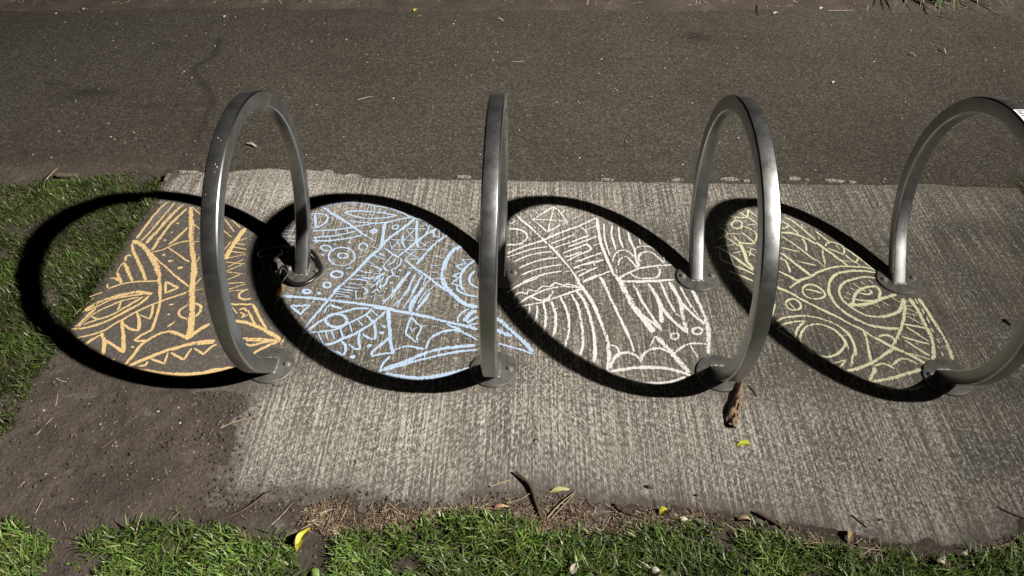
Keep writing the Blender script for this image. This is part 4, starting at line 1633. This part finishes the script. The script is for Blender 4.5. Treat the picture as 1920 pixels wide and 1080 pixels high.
twig([(400, 978, .004), (438, 965, .010), (470, 948, .012), (502, 922, .010)], .0042, 'twig', 'arched root-like twig above the lawn at lower left', taper=(.6, .9, 1, .8))
twig([(509, 984, .004), (528, 966, .006), (550, 942, .006)], .0020, 'straw1', 'straight thin stalk on the soil right of the arched twig', 'stalk')
twig([(64, 822, .004), (80, 802, .006), (99, 783, .006)], .0026, 'straw1', 'pale stalk on the bare earth near the left grass', 'stalk')
twig([(0, 948, .004), (25, 925, .006), (47, 902, .006)], .0028, 'straw1', 'pale stalk at the left picture edge on bare earth', 'stalk')
twig([(104, 762, .004), (108, 745, .006), (108, 738, .006)], .0022, 'straw1', 'short stalk on bare earth below the leftmost hoop shadow', 'stalk')
twig([(240, 943, .004), (262, 915, .008), (285, 884, .006)], .0020, 'straw1', 'thin double stalk in the middle of the bare earth', 'stalk')
twig([(253, 1010, .02), (258, 985, .03), (267, 961, .03)], .0024, 'straw1', 'upright straw at the top of the lower left lawn', 'stalk')
twig([(55, 980, .004), (70, 955, .02), (80, 935, .02)], .0018, 'straw1', 'thin straw above the bottom left grass clump', 'stalk')
twig([(1753, 28, .003), (1775, 32, .004), (1797, 37, .004)], .0032, 'twig', 'thin dark stick on the path below the strap-leaved plant')
twig([(1420, 8, .004), (1421, 20, .006), (1424, 28, .005)], .0034, 'twig', 'dark bent twig at the far edge of the path')
twig([(1553, 20, .004), (1580, 20, .006), (1600, 19, .005)], .0028, 'straw1', 'pale stalk at the far path edge left of the strap-leaved plant', 'stalk')
twig([(86, 337, .006), (97, 325, .012), (107, 316, .012)], .0030, 'straw1', 'pale stalk in the thin turf at upper left', 'stalk')
twig([(960, 115, .003), (972, 116, .004), (983, 114, .003)], .0026, 'straw1', 'pale straw on the asphalt above the second hoop, right of it', 'stalk')
twig([(671, 187, .003), (690, 182, .005), (700, 181, .004)], .0026, 'straw1', 'forked pale straw on the asphalt between first and second hoop', 'stalk')
twig([(1338, 280, .003), (1344, 272, .006), (1350, 266, .004)], .0024, 'straw1', 'small pale straw on the asphalt seen through the third hoop', 'stalk')
twig([(1795, 581, .002), (1808, 578, .003), (1822, 576, .003)], .0016, 'straw1', 'thin pale straw on the slab inside the rightmost hoop', 'stalk')
twig([(1752, 945, .003), (1760, 943, .004), (1768, 940, .004)], .0022, 'straw1', 'short white straw on the slab at lower right', 'stalk')
twig([(1403, 722, .002), (1412, 732, .003), (1420, 744, .003)], .0020, 'twig', 'tiny dark twig right of the bark strip')

# bark strip, curled, by the near foot of the third hoop
def bark():
    A, B = np.array(G(1387, 722)), np.array(G(1372, 800))
    t = B - A; L = np.linalg.norm(t); t /= L; s = np.array((-t[1], t[0], 0))
    n, m_ = 22, 8
    V, F = [], []
    for lay in (0, 1):
        for i in range(n):
            u = i / (n - 1)
            w = 0.040 * (0.35 + 0.65 * min(1, u * 2.2)) * (1 - 0.25 * max(0, u - 0.8) * 5 * 0.6)
            for j in range(m_ + 1):
                v = j / m_ * 2 - 1
                e = (random.uniform(-0.006, 0.008) if i in (0, n - 1) else 0) + 0.004 * math.sin(7 * u + 3 * v)
                p = A + t * (L * u + e) + s * (v * w / 2 + 0.004 * math.sin(6 * u))
                h = 0.030 * (1 - v * v) * (0.5 + 0.5 * math.sin(math.pi * (0.2 + 0.7 * u))) + 0.004 * math.sin(14 * u + 5 * v)
                V.append((p[0], p[1], max(0.002, 0.004 + h) - lay * 0.003))
    k = n * (m_ + 1)
    for lay in (0, 1):
        for i in range(n - 1):
            for j in range(m_):
                if (i, j) in ((12, 5), (13, 5), (14, 5), (13, 3), (14, 3), (17, 4), (18, 4), (18, 3), (19, 6), (16, 6)): continue      # worm-eaten holes
                q = lay * k + i * (m_ + 1) + j
                f_ = (q, q + 1, q + m_ + 2, q + m_ + 1)
                F.append(f_ if lay else f_[::-1])
    ring = [i * (m_ + 1) for i in range(n)] + [(n - 1) * (m_ + 1) + j for j in range(1, m_ + 1)] + [i * (m_ + 1) + m_ for i in range(n - 2, -1, -1)] + [j for j in range(m_ - 1, 0, -1)]
    for a, b in zip(ring, ring[1:] + ring[:1]): F.append((a, b, b + k, a + k))
    tag(mesh_obj('bark_strip', V, F, MAT['bark'], None, True), 'curled reddish brown bark strip on the slab below the third hoop', 'bark')
bark()

def pebble(px, py, r, label, mat='stone', h=0.6):
    c = G(px, py); V, F = [], []
    n = 9
    for i, (q, z) in enumerate(((0.7, 0), (1, .25), (.85, .7), (.4, 1.0))):
        for k in range(n):
            a = k / n * math.tau
            rr = r * q * (1 + 0.22 * math.sin(2.3 * k + px) + random.uniform(-.08, .08))
            V.append((c[0] + rr * math.cos(a), c[1] + rr * 0.8 * math.sin(a), 0.004 + z * r * h))
    for i in range(3):
        for k in range(n): F.append((i * n + k, i * n + (k + 1) % n, (i + 1) * n + (k + 1) % n, (i + 1) * n + k))
    F.append(tuple(3 * n + k for k in range(n)))
    tag(mesh_obj('pebble', V, F, MAT[mat], None, True), label, 'stone', 'pebbles on the bare earth')
pebble(160, 840, .010, 'grey pointed pebble in the middle of the bare earth')
pebble(37, 888, .0065, 'white pebble on the bare earth near the left picture edge', 'pale')
pebble(83, 771, .005, 'small white pebble beside the left grass', 'pale')
pebble(173, 957, .006, 'tiny white pebble above the lower left lawn', 'pale')
pebble(133, 876, .006, 'elongated white crumb on the bare earth', 'pale', 0.4)
pebble(550, 1005, .022, 'flat grey-brown stone beside the bright yellow leaf', 'wood', 0.35)
pebble(297, 773, .005, 'small pale pebble below the leftmost hoop shadow', 'pale')

def seed(px, py, L, ang, label):
    c = G(px, py); V = [];
    a = math.radians(ang)
    tube_o = tube('seed_pod', [(c[0] - math.cos(a) * L / 2, c[1] - math.sin(a) * L / 2, .004), (c[0], c[1], .006), (c[0] + math.cos(a) * L / 2, c[1] + math.sin(a) * L / 2, .004)], L * 0.22, MAT['twig'], None, 8, 4, (.35, 1, .35))
    tag(tube_o, label, 'seed', 'dark seed pods on the slab')
seed(1888, 605, .034, -65, 'black seed pod on the slab inside the rightmost hoop')
seed(887, 412, .020, 5, 'dark seed pod on the slab left of the second hoop')
seed(1216, 914, .026, -15, 'dark seed pod on the slab near the litter, centre right')
seed(1306, 930, .016, -10, 'small dark seed pod right of the centre one at the slab edge')
seed(1005, 826, .014, 40, 'dark crumb on the slab below the second hoop')
seed(1651, 864, .012, 80, 'dark crumb on the slab below the rightmost hoop')
seed(1652, 976, .014, 20, 'dark crumb near the lawn below the rightmost hoop')

# block added in place of the dark gap at the slab corner; board scrap in the turf
def box(name, c, sx, sy, sz, rz, mat, parent=None):
    V = []
    for z in (-1, 1):
        for yy in (-1, 1):
            for xx in (-1, 1):
                x_, y_ = xx * sx / 2 * random.uniform(.9, 1.05), yy * sy / 2 * random.uniform(.9, 1.05)
                V.append((c[0] + x_ * math.cos(rz) - y_ * math.sin(rz), c[1] + x_ * math.sin(rz) + y_ * math.cos(rz), c[2] + z * sz / 2 * random.uniform(.85, 1.1)))
    o = mesh_obj(name, V, [(0, 2, 3, 1), (4, 5, 7, 6), (0, 1, 5, 4), (2, 6, 7, 3), (0, 4, 6, 2), (1, 3, 7, 5)], MAT[mat], parent)
    b = o.modifiers.new('bevel', 'BEVEL'); b.width = 0.003; b.segments = 2
    return o
tag(box('corner_gap_block', (*G(314, 334)[:2], -0.010), .014, .06, .04, 0.05, 'wood'), 'weathered wooden peg at the upper left corner of the slab', 'peg')
tag(box('board_scrap', (*G(124, 326)[:2], -0.008), .10, .02, .014, -0.06, 'wood'), 'scrap of weathered board in the thin turf at upper left', 'board')

# broad-leaved weeds in the lawn
def weed(px, py, n, L, label, seed_):
    random.seed(seed_)
    c = G(px, py, 0.02)
    root = tag(empty('broadleaf_weed', (0, 0, 0)), label, 'weed', 'broad-leaved weeds in the lawn')
    for k in range(n):
        a = k / n * math.tau + random.uniform(-.4, .4)
        l = L * random.uniform(.7, 1.1)
        V, F, C = [], [], []
        z0 = random.uniform(.012, .024); rise = random.uniform(.15, .5); lopside = random.uniform(-.25, .25)
        for i in range(7):
            u = i / 6
            w = l * 0.5 * (0.10 if u < 0.2 else math.sin(math.pi * min(1, (u - 0.14) / 0.86)) ** 1.1 + 0.01) * random.uniform(.9, 1.1)
            for v in (-1, 0, 1):
                r_ = l * u
                h = z0 + rise * l * u * (1.25 - u) + v * lopside * w + (0.10 * w if v else 0)
                V.append((c[0] + math.cos(a) * r_ - math.sin(a) * v * w / 2, c[1] + math.sin(a) * r_ + math.cos(a) * v * w / 2, h))
                C.append(np.array((.20, .31, .085)) * (1.3 if v == 0 else 1) * random.uniform(.8, 1.1))
        for i in range(6):
            for v in (0, 1):
                q = i * 3 + v
                F.append((q, q + 1, q + 4, q + 3))
        o = mesh_obj('weed_leaf', V, F, MAT['leaf'], root, True)
        md = o.modifiers.new('thickness', 'SOLIDIFY'); md.thickness = 0.0006
        set_color(o, C)
    random.seed(99 + seed_)
weed(648, 1044, 2, .046, 'broad-leaved weed in the lawn right of the bright yellow leaf', 1)
weed(740, 1090, 3, .055, 'broad-leaved weed at the bottom edge below the second hoop', 2)
weed(602, 1092, 3, .055, 'broad-leaved weed at the bottom edge beside the gap in the lawn', 3)
weed(30, 1092, 3, .06, 'broad-leaved weed in the bottom left corner', 4)

# strap-leaved plant beyond the path
random.seed(5)
pl = tag(empty('strap_leaf_plant', tuple(G(1745, -5))), 'strap-leaved green plant hanging over the far path edge at upper right', 'plant')
for k in range(60):
    a = random.uniform(-2.9, -0.25) if k < 38 else random.uniform(0, 3.1)
    L = random.uniform(.20, .34); w = random.uniform(.012, .020); hh = random.uniform(.10, .22)
    V, F, C = [], [], []
    bx, by = random.uniform(-.20, .20), random.uniform(-.08, .05)
    for i in range(9):
        u = i / 8
        ww = w * (1 - u ** 3) + 0.001
        r_ = L * (u ** 1.1); z_ = hh * 4 * u * (1 - u) * 0.8 * (1 - 0.3 * u) + 0.03 + 0.02 * (1 - u)
        for v in (-1, 0, 1):
            V.append((bx + math.cos(a) * r_ - math.sin(a) * v * ww / 2, by + math.sin(a) * r_ + math.cos(a) * v * ww / 2, z_ - (0.25 * ww if v == 0 else 0)))
            C.append(np.array((.085, .135, .045)) * random.uniform(.7, 1.2) if k % 7 else np.array((.33, .29, .18)))
    for i in range(8):
        for v in (0, 1):
            q = i * 3 + v; F.append((q, q + 1, q + 4, q + 3))
    o = mesh_obj('strap_leaf', V, F, MAT['leaf'], pl, True)
    md = o.modifiers.new('thickness', 'SOLIDIFY'); md.thickness = 0.0008
    set_color(o, C)
